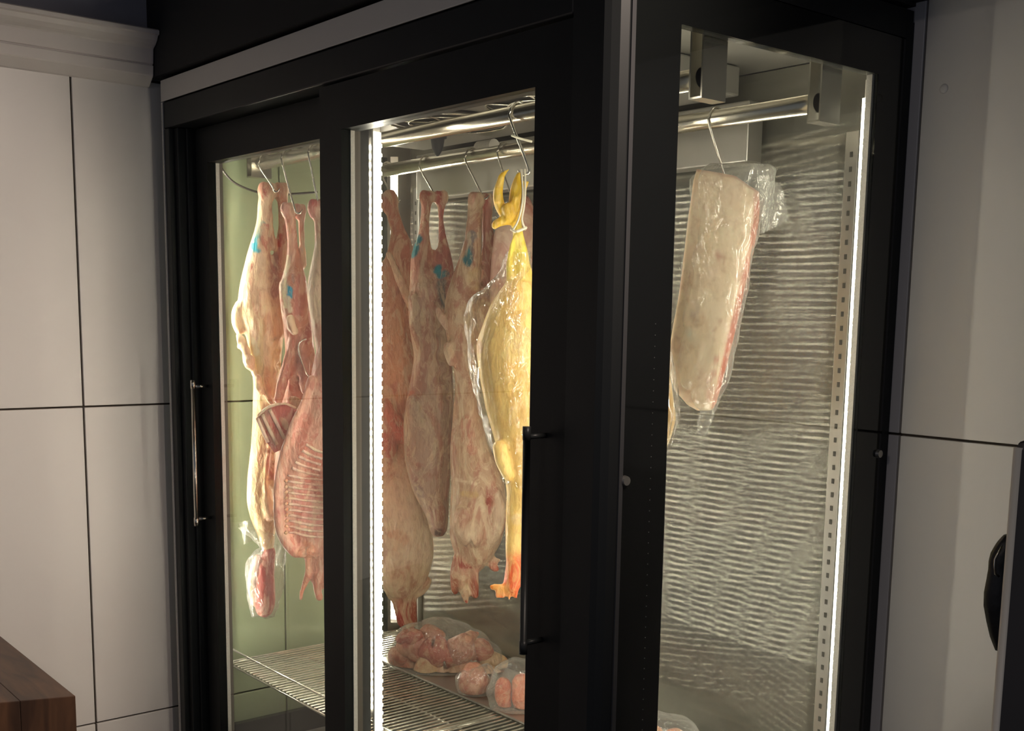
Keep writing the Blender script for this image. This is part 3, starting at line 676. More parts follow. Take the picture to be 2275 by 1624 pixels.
# --- third lamb: split, ribs showing
p3 = Plane(690, 1000, 0.195)
p3b = Plane(712, 560, 0.225)
lamb3 = organic('lamb_carcass', p3, hock(700, 448, 16, (0.66, 0.22, 0.2), .02) + [
    (CR, [(702, 452, 15, .02), (708, 480, 14, .02), (712, 540, 17, .02), (712, 600, 26, .02), (712, 650, 34, .02), (722, 720, 34, .02), (734, 790, 32, .015)]),
    ((0.74, 0.36, 0.27), [(738, 770, 34, .01), (728, 850, 38, 0), (715, 930, 56, 0), (698, 1000, 64, 0), (690, 1060, 72, 0, .6), (690, 1120, 74, 0, .6), (696, 1170, 64, 0, .6), (708, 1210, 42, 0, .7), (714, 1250, 34, 0), (716, 1290, 26, 0)]),
    ((0.80, 0.42, 0.30), [(700, 840, 10, -.03), (680, 900, 10, -.035), (656, 960, 12, -.035), (632, 1030, 13, -.03), (626, 1080, 12, -.03), (627, 1140, 12, -.03), (640, 1190, 14, -.03), (668, 1222, 14, -.03), (700, 1216, 16, -.035)]),
    ((0.85, 0.45, 0.28), [(690, 1235, 10, -.02), (690, 1265, 9, -.02), (682, 1290, 7, -.02), (675, 1310, 4, -.02), (672, 1326, 3, -.02)]),
    ((0.8, 0.30, 0.2), [(710, 1270, 12, -.02), (708, 1300, 8, -.02), (714, 1326, 8, -.02)]),
    ], MAT['lamb2'], None, 0.004, 13, 0.0014, 80,
    spots=[(690, 1120, 60, (0.60, 0.24, 0.20), .8), (705, 1000, 34, (0.66, 0.22, 0.16), .8), (700, 930, 26, (0.72, 0.36, 0.26), .7), (634, 1090, 7, RD, .85), (634, 1130, 7, RD, .85), (690, 1215, 18, (0.8, 0.35, 0.22), .8), (700, 448, 10, (.6, .1, .1), .7)],
    push=[(700, 1120, 44, 0.022), (704, 1070, 36, 0.016), (632, 1110, 6, .006)], ridge=0.0016)
tag(lamb3, 'split pink lamb carcass with its rib cage showing, beside the door stile', 'lamb carcass', 'hanging lambs')
b3 = surf(lamb3)
for i in range(11):
    y = 1056 + i * 12.5
    bar('rib', p3, on_surf(b3, p3, [(648, y - 4), (660, y - 3), (674, y), (690, y + 3), (706, y + 5), (724, y + 6), (742, y + 5)], 0.0016), 3.4, MAT['lamb'], lamb3, 0.7, (0.86, 0.58, 0.48))
for i in range(5):
    y = 1042 - i * 13
    bar('rib', p3, on_surf(b3, p3, [(658 + i * 8, y - 8), (672 + i * 7, y - 2), (690 + i * 5, y + 4), (715 + i * 3, y + 11)], 0.0016), 3.4, MAT['lamb'], lamb3, 0.7, (0.86, 0.58, 0.48))
for i in range(10):
    y = 1062 + i * 12.5
    bar('rib_end', p3, on_surf(b3, p3, [(641, y), (645, y + 4)], 0.002), 4.5, MAT['lamb'], lamb3, 0.7, (0.85, 0.34, 0.20))

# --- rear rail, behind the LED strip
p4 = Plane(890, 800, 0.50)
OR = (0.74, 0.40, 0.24)
lamb4 = organic('lamb_carcass', p4, hock(868, 436, 17, PK) + [
    (PK, [(868, 432, 16, 0), (874, 470, 16, 0), (884, 510, 16, 0), (890, 550, 24, 0), (888, 600, 34, 0), (880, 680, 46, 0)]),
    (OR, [(875, 600, 34, 0), (878, 680, 52, 0), (886, 760, 60, 0), (888, 840, 54, 0), (880, 920, 44, 0), (876, 980, 40, 0), (886, 1050, 50, 0)]),
    (CR, [(880, 1000, 36, 0), (892, 1070, 56, -.01), (900, 1150, 62, -.012), (902, 1220, 62, -.012), (892, 1275, 54, -.01), (886, 1310, 40, 0)]),
    (CR, [(868, 565, 8, -.05, .5), (892, 620, 13, -.055, .4), (912, 670, 11, -.05, .4), (926, 715, 5, -.045, .4)]),
    ((0.75, 0.22, 0.16), [(862, 900, 22, -.035), (880, 940, 26, -.038), (902, 965, 22, -.038), (920, 975, 8, -.036)]),
    ((0.62, 0.10, 0.08), [(868, 960, 24, -.036), (872, 1000, 18, -.036), (868, 1026, 8, -.036)]),
    (RD, [(895, 1310, 30, 0), (902, 1350, 28, 0), (905, 1385, 25, 0)]),
    (CR, [(950, 1290, 8, 0), (930, 1312, 14, 0), (900, 1318, 20, 0)]),
    ], MAT['lamb'], None, 0.0042, 14, 0.0026, 48,
    spots=[(890, 1190, 24, OR, .6), (905, 1255, 10, PK, .5), (862, 1180, 16, OR, .5), (900, 1110, 14, (0.85, 0.6, 0.4), .6), (930, 1180, 12, (0.85, 0.66, 0.46), .6), (880, 1235, 12, (0.85, 0.7, 0.5), .6), (880, 860, 14, PK, .7), (915, 820, 12, (0.8, 0.6, 0.4), .6)], ridge=0.0028)
tag(lamb4, 'orange-pink lamb carcass with red ragged flank behind the middle LED strip', 'lamb carcass', 'hanging lambs')
p5 = Plane(965, 800, 0.50)
DT = (0.50, 0.31, 0.22)
lamb5 = organic('lamb_carcass', p5, hock(950, 428, 15, PK, -.01) + hock(978, 428, 14, (0.55, 0.14, 0.12), .01) + [
    (PK, [(951, 448, 12, -.01), (949, 482, 10, -.01), (946, 520, 13, -.01), (942, 565, 23, 0), (945, 620, 31, 0), (950, 690, 36, 0)]),
    (TAN, [(938, 448, 4, -.004, 1), (937, 490, 4, -.004, 1), (935, 530, 6, -.004, 1)]),
    ((0.55, 0.20, 0.16), [(979, 448, 11, .01), (978, 484, 8, .01), (981, 525, 12, .01), (984, 570, 18, .005), (982, 620, 25, 0), (975, 690, 34, 0)]),
    ((0.58, 0.40, 0.30), [(955, 640, 44, 0), (952, 720, 40, 0), (960, 790, 42, 0), (958, 870, 52, 0), (953, 950, 55, 0), (952, 1020, 54, 0), (958, 1080, 44, 0), (968, 1135, 30, 0), (974, 1180, 20, 0)]),
    ((0.62, 0.42, 0.30), [(925, 660, 18, -.02), (932, 720, 20, -.02), (944, 770, 15, -.02)]),
    ((0.66, 0.48, 0.36), [(924, 890, 16, -.028), (940, 925, 30, -.030), (962, 900, 24, -.026)]),
    ((0.60, 0.38, 0.28), [(972, 1090, 14, -.02), (978, 1130, 16, -.02), (976, 1165, 12, -.02)]),
    ], MAT['lamb'], None, 0.0042, 15, 0.0024, 50,
    spots=smear([(932, 528), (925, 552), (922, 570)], 7, TEAL, .9) + smear([(972, 598), (978, 612), (990, 608)], 8, TEAL, .92) + smear([(970, 604), (978, 596)], 6, (0.02, 0.34, 0.42), .9) + smear([(982, 630), (984, 680)], 13, (0.18, 0.20, 0.19), .7) + smear([(976, 1180), (978, 1200)], 14, (0.14, 0.10, 0.09), .85) + smear([(936, 430), (960, 432)], 6, (0.5, 0.1, 0.09), .6) + smear([(942, 580), (944, 600)], 10, (0.5, 0.2, 0.15), .6) + smear([(928, 1060), (940, 1100)], 8, (0.42, 0.28, 0.24), .6) + smear([(906, 878), (920, 870)], 5, (0.6, 0.15, 0.1), .8),
    push=[(962, 590, 7, 0.012), (964, 620, 6, .010), (984, 790, 11, 0.018), (990, 840, 10, 0.018), (996, 880, 8, 0.014), (978, 740, 9, .012)], ridge=0.0024)
tag(lamb5, 'lamb carcass with two smudged teal stamps under its hocks, on the rear rail', 'lamb carcass', 'hanging lambs')
p6 = Plane(1060, 800, 0.50)
lamb6 = organic('lamb_carcass', p6, hock(1057, 434, 15, (0.66, 0.36, 0.26), -.012) + hock(1081, 434, 14, (0.50, 0.14, 0.12), .012) + [
    (TAN, [(1058, 452, 13, -.012), (1056, 490, 13, -.012), (1053, 525, 15, -.010), (1046, 570, 22, -.008), (1038, 620, 31, 0), (1030, 670, 38, 0), (1028, 720, 39, 0), (1032, 790, 30, 0)]),
    (TAN, [(1044, 450, 4, -.004, 1), (1042, 490, 4, -.004, 1), (1040, 530, 6, -.004, 1)]),
    ((0.50, 0.22, 0.17), [(1082, 455, 12, .012), (1082, 495, 9, .012), (1086, 540, 14, .012), (1084, 590, 18, .012), (1078, 650, 22, .012), (1062, 740, 26, .01)]),
    (TAN, [(1030, 740, 39, 0), (1033, 800, 28, 0), (1036, 870, 27, 0), (1040, 940, 34, 0), (1046, 1010, 46, 0), (1060, 1080, 60, 0), (1062, 1140, 66, 0), (1056, 1195, 60, 0), (1050, 1230, 46, 0), (1040, 1260, 28, 0)]),
    ((0.6, 0.38, 0.28), [(974, 684, 5, -.015, 1), (979, 700, 8, -.015, 1), (988, 716, 8, -.012, 1), (996, 730, 6, -.01, 1)]),
    ((0.66, 0.46, 0.34), [(994, 764, 7, -.02, 1), (996, 784, 9, -.02, 1), (1004, 810, 7, -.018, 1)]),
    ((0.70, 0.50, 0.36), [(1040, 1130, 24, -.045), (1030, 1165, 22, -.045), (1052, 1190, 22, -.045), (1064, 1160, 16, -.045)]),
    ((0.66, 0.50, 0.36), [(1100, 1090, 14, -.03), (1108, 1130, 22, -.034), (1098, 1175, 20, -.034), (1080, 1205, 14, -.03)]),
    ((0.55, 0.22, 0.14), [(1032, 1240, 26, -.01), (1022, 1275, 21, -.01), (1014, 1300, 11, -.01), (1011, 1314, 6, -.01)]),
    ((0.60, 0.40, 0.26), [(1028, 1260, 16, -.02), (1030, 1295, 13, -.02), (1036, 1325, 8, -.02), (1038, 1334, 6, -.02)]),
    ((0.40, 0.08, 0.05), [(1048, 1240, 13, -.014), (1054, 1285, 10, -.016), (1056, 1322, 8, -.016)]),
    ((0.62, 0.40, 0.28), [(1080, 1225, 14, 0), (1092, 1240, 8, 0), (1110, 1246, 6, 0)]),
    ((0.55, 0.16, 0.10), [(1084, 1240, 10, 0), (1096, 1258, 11, 0), (1104, 1266, 9, 0)]),
    ], MAT['lamb'], None, 0.0040, 16, 0.0022, 50,
    spots=smear([(1050, 522), (1046, 550), (1042, 582)], 9, TEAL, .92) + smear([(1044, 570), (1042, 590)], 8, (0.02, 0.16, 0.20), .8) + smear([(1054, 605), (1050, 640)], 13, (0.80, 0.60, 0.34), .7) + smear([(1024, 620), (1016, 680)], 9, (0.50, 0.22, 0.16), .6) + smear([(1036, 700), (1034, 760)], 8, (0.55, 0.3, 0.2), .5) + smear([(1090, 1075), (1086, 1130)], 7, (0.42, 0.10, 0.08), .75) + smear([(1010, 1215), (1024, 1250), (1046, 1256)], 8, (0.42, 0.08, 0.05), .8) + smear([(1036, 930), (1050, 1000)], 13, (0.62, 0.26, 0.18), .45) + smear([(1030, 1090), (1060, 1095)], 8, (0.72, 0.5, 0.22), .5) + smear([(1012, 1312), (1036, 1332)], 5, RD, .8) + smear([(1000, 1060), (1060, 1068)], 4, (0.85, 0.68, 0.48), .7),
    push=[(1068, 590, 5, 0.014), (1070, 630, 6, 0.016), (1072, 670, 6, 0.014), (1086, 1110, 7, .012), (1004, 860, 8, .008)], ridge=0.0024)
tag(lamb6, 'tan lamb carcass with one long teal stamp on its leg, on the rear rail', 'lamb carcass', 'hanging lambs')
p7 = Plane(1150, 600, 0.52)
leg7 = organic('pork_ham', p7, [
    ((0.62, 0.36, 0.28), [(1152, 470, 34, 0), (1148, 520, 50, 0), (1142, 600, 52, 0), (1146, 720, 58, 0), (1156, 840, 54, 0), (1170, 940, 38, 0), (1180, 1000, 24, 0)]),
    ((0.28, 0.05, 0.04), [(1160, 455, 24, -.01), (1176, 466, 14, -.01)])], MAT['loin'], None, 0.005, 17, 0.002, 60, spots=[(1112, 630, 14, PK, .6)])
tag(leg7, 'smooth pink ham of pork behind the hen in clear wrap', 'ham')

# --- chicken hung by its feet, in plastic
pc = Plane(1150, 700, 0.205)
YL = (0.90, 0.58, 0.03); YG = (0.82, 0.68, 0.10); SK = (0.88, 0.60, 0.20)
hen = organic('chicken', pc, [
    (YL, [(1110, 496, 9, -.012, 1), (1122, 490, 11, -.010, 1), (1140, 484, 16, -.008, 1), (1148, 466, 17, -.008, 1), (1146, 444, 15, -.01, 1), (1148, 422, 14, -.012, 1), (1152, 402, 11, -.012, 1), (1155, 388, 7, -.012, 1)]),
    (YL, [(1132, 482, 12, -.006, 1), (1116, 468, 11, -.008, 1), (1108, 448, 12, -.010, 1), (1107, 428, 12, -.012, 1), (1112, 406, 9, -.012, 1), (1116, 392, 7, -.012, 1), (1122, 386, 5, -.012, 1), (1131, 378, 2.5, -.012, 1)]),
    (YL, [(1112, 494, 9, -.012, 1), (1102, 500, 9, -.014, 1), (1098, 508, 6, -.014, 1)]),
    (YL, [(1148, 470, 12, -.016, 1), (1158, 442, 11, -.018, 1), (1163, 420, 9, -.018, 1), (1172, 408, 6, -.018, 1), (1177, 404, 3, -.018, 1)]),
    (YL, [(1132, 478, 10, -.020, 1), (1126, 464, 10, -.022, 1), (1134, 458, 7, -.022, 1)]),
    (YL, [(1103, 444, 5, -.02, 1), (1101, 452, 5, -.02, 1)]), (YL, [(1142, 452, 6, -.024, 1), (1146, 440, 6, -.024, 1)]), (YL, [(1104, 418, 4, -.02, 1), (1103, 426, 4, -.02, 1)]),
    (YG, [(1146, 484, 13, 0, 1), (1150, 515, 12, 0, 1), (1152, 545, 16, 0, 1), (1156, 580, 20, 0, 1), (1160, 620, 26, 0, 1)]),
    (YG, [(1146, 520, 5, -.010, 1), (1136, 548, 6, -.014, 1), (1132, 580, 7, -.014, 1), (1134, 610, 9, -.012, 1), (1142, 640, 16, -.01, 1)]),
    (SK, [(1158, 630, 34, 0, 1), (1148, 690, 62, 0, .9), (1142, 760, 82, 0, .85), (1146, 830, 84, 0, .85), (1152, 900, 76, 0, .85), (1158, 970, 62, 0, .85), (1160, 1040, 44, 0, .9), (1156, 1100, 32, 0, 1), (1148, 1150, 24, 0, 1), (1142, 1200, 20, 0, 1), (1142, 1240, 20, 0, 1)]),
    (SK, [(1112, 985, 16, -.035, 1), (1118, 1020, 18, -.035, 1), (1132, 1055, 13, -.03, 1)]),
    ((0.85, 0.16, 0.05), [(1146, 1240, 22, -.004, 1), (1144, 1275, 24, -.006, 1), (1134, 1305, 20, -.008, 1)]),
    ((1.0, 0.35, 0.06), [(1128, 1306, 12, -.012, .6), (1108, 1300, 10, -.014, .6), (1092, 1300, 8, -.014, .6)]),
    ] + [((0.95, 0.16, 0.05), [(1104 + i * 9, 1308, 4.5, -.014, .7), (1104 + i * 9.3, 1326 + (i % 2) * 4, 2.5, -.014, .7)]) for i in range(6)],
    MAT['skin'], None, 0.0030, 18, 0.0010, 120, spots=[(1150, 770, 30, (0.98, 0.80, 0.36), .6), (1060, 770, 14, (0.8, 0.4, 0.25), .5), (1148, 1150, 14, (0.9, 0.72, 0.42), .6)], colmix=3.0)
tag(hen, 'whole hen hung head down by yellow feet, body in clear wrap', 'chicken')
wrap = film_bag('plastic_wrap', pc, [(1156, 560, 26, 0, .9), (1146, 600, 34, 0, .9), (1128, 640, 52, 0, .85), (1112, 672, 72, 0, .8), (1118, 700, 84, 0, .8), (1128, 760, 90, 0, .8), (1138, 850, 92, 0, .82), (1146, 920, 82, 0, .85), (1154, 1000, 66, 0, .85), (1160, 1060, 44, 0, .9), (1162, 1100, 26, 0, .9)], MAT['film_thin'], hen, 41, 0.004, 40)
wrap['label'] = 'clear shrunken plastic wrap'
tw = pc
bar('twine', pc, [(1158, 378, -.012), (1160, 400, -.02), (1162, 430, -.026), (1160, 460, -.030), (1152, 492, -.028), (1141, 512, -.022)], 2.2, MAT['twine'], hen, 1)
bar('twine', pc, [(1166, 378, -.012), (1167, 420, -.024), (1165, 460, -.028), (1160, 490, -.024), (1166, 508, -.018)], 2.2, MAT['twine'], hen, 1)
bar('twine', pc, [(1136, 510, -.012), (1146, 516, -.018), (1158, 512, -.016), (1168, 506, -.006), (1166, 508, .01)], 3.4, MAT['twine'], hen, 1)
bar('twine', pc, [(1137, 303, -.012), (1150, 309, -.016), (1164, 313, -.016), (1182, 317, -.012)], 2.4, MAT['twine'], hen, 1)
hn = organic('chicken', Plane(1455, 900, 0.25), [(SK, [(1430, 700, 30, 0, 1), (1420, 780, 60, 0, .9), (1418, 860, 76, 0, .85), (1424, 930, 78, 0, .85), (1420, 1000, 56, 0, .9), (1410, 1060, 30, 0, 1)]),
    (YL, [(1425, 480, 10, 0, 1), (1424, 560, 12, 0, 1), (1426, 640, 20, 0, 1), (1430, 700, 28, 0, 1)])], MAT['skin'], None, 0.004, 19, 0.001, 100)
tag(hn, 'plump yellow chicken hung behind the corner post near the right glass', 'chicken')
film_bag('plastic_wrap', Plane(1455, 900, 0.25), [(1428, 640, 26, 0, 1), (1424, 720, 52, 0, .9), (1420, 800, 76, 0, .9), (1420, 870, 84, 0, .9), (1424, 930, 85, 0, .9), (1420, 1010, 62, 0, .9), (1410, 1075, 30, 0, 1)], MAT['film_thin'], hn, 43, 0.003, 36)

# --- pork loin in a milky bag
pn = Plane(1600, 650, 0.50)
LF = (0.86, 0.70, 0.50)
def slab_loin():
    rows = [  # left px, right px, py, side depth px
        (1556, 1640, 372, .03), (1550, 1690, 400, .05), (1546, 1690, 440, .055), (1541, 1686, 480, .06), (1535, 1676, 540, .06), (1527, 1664, 600, .06), (1517, 1652, 660, .06),
        (1506, 1638, 720, .058), (1498, 1624, 780, .055), (1498, 1612, 830, .05), (1510, 1602, 870, .045), (1535, 1594, 900, .035), (1556, 1586, 914, .02)]
    bm = bmesh.new(); rings = []; seg = 36
    for l, r, y, th in rows:
        tilt = (y - 372) / 540.0
        a = pn.p(l, y + 0); b = pn.p(r, y + (r - l) * 0.16 * (1 - tilt)); c = (a + b) / 2; ax = (b - a) / 2
        ring = []
        for k in range(seg):
            t = 2 * math.pi * k / seg; cx = math.cos(t); sx = math.sin(t); e = 0.45
            X = math.copysign(abs(cx) ** e, cx); Yy = math.copysign(abs(sx) ** e, sx)
            ring.append(bm.verts.new(c + ax * X + (DEEP * 0.75 + SIDE * 0.45) * Yy * th * 0.5 + DEEP * 0.03))
        rings.append(ring)
    for i in range(len(rings) - 1):
        for k in range(seg): bm.faces.new((rings[i][k], rings[i][(k + 1) % seg], rings[i + 1][(k + 1) % seg], rings[i + 1][k]))
    bm.faces.new(rings[0][::-1]); bm.faces.new(rings[-1])
    bmesh.ops.subdivide_edges(bm, edges=bm.edges, cuts=2, use_grid_fill=True, smooth=0.3)
    bmesh.ops.recalc_face_normals(bm, faces=bm.faces); bm.normal_update()
    co = np.array([v.co[:] for v in bm.verts]); no = np.array([v.normal[:] for v in bm.verts])
    d = wobble(co, 0.0012, 35, 77)
    for v, n, w in zip(bm.verts, no, d): v.co += Vector(n) * float(w)
    me = bpy.data.meshes.new('pork_loin'); bm.to_mesh(me); bm.free()
    S = np.array(SIDE)
    sidew = np.clip((no @ S - 0.55) * 4, 0, 1)
    tint = np.array(LF)[None] * (1 - sidew[:, None]) + np.array((0.60, 0.13, 0.06))[None] * sidew[:, None]
    topw = np.clip((no[:, 2] - 0.6) * 3, 0, 1)[:, None]; tint = tint * (1 - topw) + np.array((0.6, 0.25, 0.2)) * topw
    c0 = np.array(pn.o)
    for px, py, r, col, s in [(1598, 572, 9, (0.55, 0.2, 0.14), .7), (1654, 560, 5, (0.5, 0.15, 0.1), .7), (1645, 612, 9, (0.62, 0.25, 0.16), .5), (1545, 705, 11, (0.33, 0.24, 0.24), .6), (1552, 690, 8, (0.33, 0.24, 0.24), .5), (1594, 795, 7, (.6, .15, .1), .6), (1588, 830, 8, (.6, .15, .1), .6), (1578, 845, 7, (.62, .2, .14), .5), (1590, 880, 22, (.75, .35, .25), .6), (1535, 742, 8, (0.78, 0.82, 0.68), .8)]:
        q = co - np.array(pn.p(px, py)); ss = q @ S; zz = q[:, 2]; dist = np.sqrt(ss * ss + zz * zz) / (r * pn.k) + wobble(co, .2, 200, 5)
        w = (np.clip((1.2 - dist) * 2.5, 0, 1) * s * (no @ np.array(DEEP) < 0))[:, None]; tint = tint * (1 - w) + np.array(col) * w
    at = me.color_attributes.new('tint', 'FLOAT_COLOR', 'POINT'); at.data.foreach_set('color', np.concatenate([tint, np.ones((len(tint), 1))], 1).ravel())
    return link('pork_loin', me, MAT['loin'], None, True)
loin = slab_loin(); tag(loin, 'thick slab of pork loin in a milky plastic bag, hung by itself', 'pork loin')
fb = film_bag('plastic_bag', pn, [(1648, 362, 62, .03, .5), (1645, 372, 84, .03, .5), (1634, 395, 92, .03, .52), (1624, 440, 82, .03, .56), (1614, 500, 78, .03, .56), (1604, 560, 77, .03, .56), (1592, 640, 76, .03, .56), (1578, 720, 74, .03, .55), (1564, 800, 70, .03, .55), (1562, 860, 56, .03, .55), (1570, 900, 34, .03, .5), (1576, 918, 13, .03, .5), (1570, 940, 12, .03, .5), (1562, 968, 10, .03, .5)], MAT['film_loin'], loin, 51, 0.0042, 44, False, 85)
bm = bmesh.new()
n = 8; g = {}
Q = [pn.p(1690, 392, .03), pn.p(1744, 400, .04), pn.p(1766, 484, .045), pn.p(1692, 520, .03)]
for sgn in (0, 1):
    for i in range(n + 1):
        for j in range(n + 1):
            s_, t_ = i / n, j / n
            P0 = (Q[0] * (1 - s_) + Q[1] * s_) * (1 - t_) + (Q[3] * (1 - s_) + Q[2] * s_) * t_
            off = (1 - s_) * 0.028 * (1 if sgn else -1)
            g[sgn, i, j] = bm.verts.new(P0 + DEEP * (off + 0.004 * math.sin(9 * s_ + 5 * t_) + 0.003 * math.sin(14 * t_ - 6 * s_ + 2 * sgn)))
    for i in range(n):
        for j in range(n): bm.faces.new((g[sgn, i, j], g[sgn, i + 1, j], g[sgn, i + 1, j + 1], g[sgn, i, j + 1]))
finish(bm, 'bag_mouth', MAT['film_loin'], loin, True)

# --- hooks
s_hook(592, 345, 606, 414, 0.22, 'steel hook holding the pale lamb by the left glass', HG, dd=-.008)
s_hook(643, 335, 657, 462, 0.22, 'long steel hook holding the lamb with the small blue dot', HG, dd=-.016)
s_hook(703, 330, 707, 452, 0.22, 'steel hook holding the split lamb beside the door stile', HG)
s_hook(862, 375, 872, 440, 0.50, 'steel hook holding the lamb behind the middle LED strip', HG)
s_hook(948, 358, 961, 424, 0.50, 'steel hook holding the lamb with two smudged stamps', HG)
s_hook(1050, 345, 1069, 428, 0.50, 'steel hook holding the tan lamb with the long stamp', HG)
s_hook(1122, 338, 1142, 452, 0.50, 'steel hook holding the pink ham behind the hen', HG)
s_hook(1153, 245, 1174, 372, 0.22, 'long steel hook holding the hen by twine', HG, 0.0027, -1)
s_hook(1592, 262, 1612, 372, 0.50, 'steel hook holding the bagged pork loin', HG, dd=0.03)
s_hook(1430, 215, 1426, 486, 0.25 - 0.03, 'steel hook holding the chicken behind the corner post', HG)
hk = bar('meat_hook', p2, [(689, 752, -.045), (680, 756, -.048), (673, 766, -.05), (675, 785, -.05), (684, 815, -.046), (692, 838, -.030)], 1.7, MAT['hook'], None, 1)
tag(hk, 'thin curved hook stuck in the flank of a lamb above the rib rack', 'hook', HG)

# --- bagged meat on the tray
tr = boxes('plastic_tray', [(-1.262, -0.42, 0.420, 0.634, SZ + 0.0055, SZ + 0.0085), (-1.262, -0.42, 0.417, 0.4205, SZ + 0.0055, SZ + 0.0098), (-1.2655, -1.262, 0.417, 0.634, SZ + 0.0055, SZ + 0.0098)], MAT['steel_d'])
tag(tr, 'thin steel tray under the bags of meat on the wire shelves', 'tray')
TZ = SZ + 0.0105
def meat_bag(name, label, lumps, rings, pl, seed, fm='film'):
    b = empty(name, pl.p(rings[len(rings) // 2][0], rings[len(rings) // 2][1])); b.location.z = TZ
    tag(b, label, 'meat bag', 'bags of meat on the shelf')
    for i, (col, pts) in enumerate(lumps):
        organic('meat_piece', pl, [(col, pts)], MAT['chunk'], b, 0.0038, seed + i, 0.0045, 55, ridge=0.004, smooth=3)
    film_bag('bag', pl, rings, MAT[fm], b, seed + 50, 0.006, 30, False, 60)
    for ch in b.children:
        for v in ch.data.vertices: v.co.z = max(v.co.z, TZ + (0.0015 if ch.name.startswith('meat') else 0))
    return b
pb = Plane(985, 1460, 0.505)
rb_ = random.Random(5)
cols_ = [(0.52, 0.24, 0.17), (0.58, 0.32, 0.21), (0.50, 0.18, 0.12), (0.62, 0.42, 0.24), (0.46, 0.13, 0.09), (0.64, 0.42, 0.28)]
lm = []
for i, (cx_, cy_, r_) in enumerate([(885, 1452, 30), (905, 1486, 34), (930, 1436, 36), (950, 1484, 40), (978, 1444, 42), (1002, 1492, 40), (1022, 1440, 42), (1048, 1484, 40), (1064, 1446, 34), (1092, 1466, 32), (910, 1412, 26), (1086, 1492, 28), (960, 1412, 26), (1045, 1412, 22)]):
    a_ = rb_.uniform(0, 3.14); dx_, dy_ = math.cos(a_) * r_ * .6, math.sin(a_) * r_ * .45; dd_ = rb_.uniform(-.03, .015)
    lm.append((cols_[i % 6], [(cx_ - dx_ * 1.5, cy_ - dy_ * 1.3, r_ * .45, dd_, .9), (cx_ - dx_ * .5, cy_ + rb_.uniform(-8, 8), r_ * .85, dd_, .8), (cx_ + dx_ * .4, cy_ + rb_.uniform(-8, 8), r_ * .7, dd_, .9), (cx_ + dx_ * 1.5, cy_ + dy_ * 1.3, r_ * .5, dd_, .9)]))
meat_bag('meat_bag', 'large clear bag of pink meat with a peaked top, under the tan lamb', lm,
    [(985, 1374, 22, 0, .5), (978, 1384, 62, 0, .45), (968, 1404, 100, 0, .45), (980, 1430, 120, 0, .45), (988, 1460, 128, 0, .45), (992, 1490, 126, 0, .45), (996, 1512, 112, 0, .45), (1000, 1530, 90, 0, .45)], pb, 61)
pb2 = Plane(1060, 1510, 0.46)
meat_bag('meat_bag', 'small round bag with one pink piece, twisted shut', [((0.62, 0.30, 0.22), [(1052, 1496, 30, 0, 1), (1058, 1518, 36, 0, 1), (1060, 1532, 28, 0, 1)])],
    [(1074, 1476, 8, 0, 1), (1064, 1484, 28, 0, 1), (1058, 1502, 44, 0, .9), (1058, 1524, 46, 0, .9), (1060, 1540, 36, 0, .9)], pb2, 71)
pb3 = Plane(1150, 1550, 0.47)
meat_bag('meat_bag', 'loose bag of red meat trimmings beside the door stile', [
    ((0.60, 0.16, 0.08), [(1120, 1520, 16, 0, 1), (1118, 1550, 20, 0, 1), (1126, 1574, 16, 0, 1)]),
    ((0.68, 0.22, 0.12), [(1156, 1510, 22, 0, 1), (1160, 1550, 30, 0, 1), (1162, 1580, 24, 0, 1)]),
    (PK, [(1200, 1530, 28, 0, 1), (1210, 1570, 32, 0, 1)])],
    [(1160, 1466, 30, 0, .6), (1165, 1490, 66, 0, .6), (1168, 1530, 84, 0, .6), (1168, 1570, 84, 0, .6), (1172, 1600, 60, 0, .6)], pb3, 81)
pb4 = Plane(1500, 1640, 0.44)
meat_bag('meat_bag', 'bag of pale pink meat low by the right glass', [
    ((0.66, 0.32, 0.20), [(1440, 1630, 30, 0, 1), (1450, 1690, 42, 0, 1), (1450, 1730, 36, 0, 1)]),
    ((0.66, 0.40, 0.26), [(1495, 1640, 28, 0, 1), (1500, 1690, 40, 0, 1), (1500, 1730, 36, 0, 1)])],
    [(1455, 1590, 40, 0, .8), (1470, 1610, 78, 0, .8), (1475, 1660, 92, 0, .8), (1475, 1720, 92, 0, .8), (1475, 1755, 70, 0, .8)], pb4, 91)

# ------------------------------------------------------------------ things in the room
# butcher block
A = atZ(168, 1546, 1.0); B = atZ(0, 1412, 1.0); Dd = atZ(0, 1561, 1.0)
u = (B - A).normalized(); w = (Dd - A).normalized(); u.z = w.z = 0
BU, BW = 0.50, 0.28
c4 = [A, A + u * BU, A + u * BU + w * BW, A + w * BW]
def m_wood():
    m, nt, N, L, b = mat_new('dark_oiled_wood')
    tc = N.new('ShaderNodeTexCoord'); mp = N.new('ShaderNodeMapping'); mp.inputs['Scale'].default_value = (2.2, 14, 2.5)
    n1 = N.new('ShaderNodeTexNoise'); n1.inputs['Scale'].default_value = 3; n1.inputs['Detail'].default_value = 8; n1.inputs['Distortion'].default_value = 0.6
    cr = N.new('ShaderNodeValToRGB'); cr.color_ramp.elements[0].position = 0.35; cr.color_ramp.elements[0].color = (0.045, 0.020, 0.010, 1); cr.color_ramp.elements[1].position = 0.7; cr.color_ramp.elements[1].color = (0.12, 0.055, 0.026, 1)
    L.new(tc.outputs['Object'], mp.inputs[0]); L.new(mp.outputs[0], n1.inputs['Vector']); L.new(n1.outputs['Fac'], cr.inputs[0]); L.new(cr.outputs[0], b.inputs['Base Color'])
    b.inputs['Roughness'].default_value = 0.5; return m
MAT['wood'] = m_wood()
bb = empty('butcher_block', (c4[0] + c4[2]) / 2); bb.location.z = 0; tag(bb, 'dark brown wooden butcher block beside the left wall', 'butcher block')
nst = 3
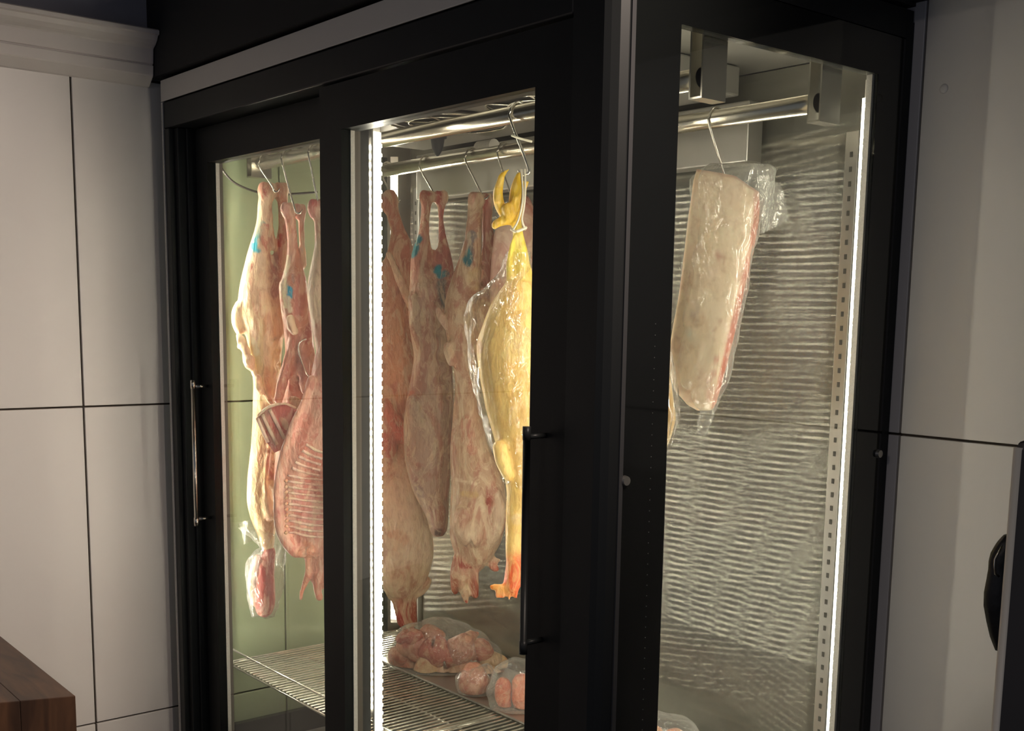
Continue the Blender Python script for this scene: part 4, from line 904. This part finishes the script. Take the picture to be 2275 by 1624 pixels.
for i in range(nst):                                 # glued staves
    bm = bmesh.new(); s0, s1 = i / nst, (i + 1) / nst
    E_ = [A + w * BW * s0, A + u * BU + w * BW * s0, A + u * BU + w * BW * s1, A + w * BW * s1]
    inset = w * 0.0002
    E_[0] = E_[0] + inset; E_[1] = E_[1] + inset; E_[2] = E_[2] - inset; E_[3] = E_[3] - inset
    t_ = [bm.verts.new((p.x, p.y, 1.0)) for p in E_]; b_ = [bm.verts.new((p.x, p.y, 0.72)) for p in E_]
    bm.faces.new(t_); bm.faces.new(b_[::-1])
    for k in range(4): bm.faces.new((t_[k], t_[(k + 1) % 4], b_[(k + 1) % 4], b_[k]))
    finish(bm, 'stave', MAT['wood'], bb, False, 0.0012)
for p in c4:
    cc = (c4[0] + c4[2]) / 2; q = p + (cc - p) * 0.2
    box('leg', (q.x - 0.04, q.x + 0.04, q.y - 0.04, q.y + 0.04, 0.0, 0.719), MAT['wood'], bb, 0.003)
# steel machine housing at the right with a black pouch hung on it
mx0 = atY(2250, 975, 0.0).x
ms = empty('steel_cabinet', (mx0 + 0.25, 0.2, 0)); tag(ms, 'tall brushed steel cabinet by the back wall', 'cabinet')
MAT['edge'] = simple('pale_edge_highlight', (0.72, 0.66, 0.56), 0.5, 0.1)  # pale colour imitates the highlight along the cabinet corner
MAT['cab'] = brushed('brushed_dark_steel', (0.10, 0.092, 0.088), 0.35, 0.7, (0, 0, 1))
bm = bmesh.new(); bx(bm, mx0, mx0 + 0.5, 0.0, 0.40, 0.03, 1.588)
finish(bm, 'housing', MAT['cab'], ms, False, 0.010)
rod('edge_highlight', [(mx0 + 0.006, 0.003, 0.04), (mx0 + 0.006, 0.003, 1.58)], 0.0055, MAT['edge'], ms, 12)  # rod added as a painted highlight on the rounded corner
for a in (0.04, 0.46):
    for b in (0.04, 0.36): rod('foot', [(mx0 + a, b, 0), (mx0 + a, b, 0.035)], 0.015, MAT['black'], ms)
pq = Plane(2225, 1300, 0.12)
po = empty('black_pouch', pq.p(2222, 1448)); tag(po, 'black leather pouch with a metal clip, hung on the steel cabinet', 'pouch')
bm = bmesh.new()
rowsb = [(2290, y, 2290 - l) for l, y in ((2246, 1194), (2238, 1202), (2228, 1214), (2216, 1234), (2212, 1250), (2211, 1268), (2207, 1290), (2201, 1320), (2200, 1350), (2206, 1385), (2214, 1420), (2226, 1452))]
C = [pq.p(a, b, .02) for a, b, r in rowsb]; tube(bm, catmull(C, 3), [float(x) for x in np.interp(np.linspace(0, len(rowsb) - 1, 3 * (len(rowsb) - 1) + 1), range(len(rowsb)), [r * pq.k for *_, r in rowsb])], 16, SIDE, 0.45)
finish(bm, 'pouch_body', simple('black_leather', (0.012, 0.011, 0.010), 0.45, bump=0.3, scale=120), po, True)
bm = bmesh.new(); tube(bm, [pq.p(a, b, -.002) for a, b in ((2226, 1212), (2214, 1232), (2209, 1242), (2208, 1258), (2210, 1274), (2218, 1280))], 2.6 * pq.k, 8)
finish(bm, 'clip', MAT['steel'], po, True)
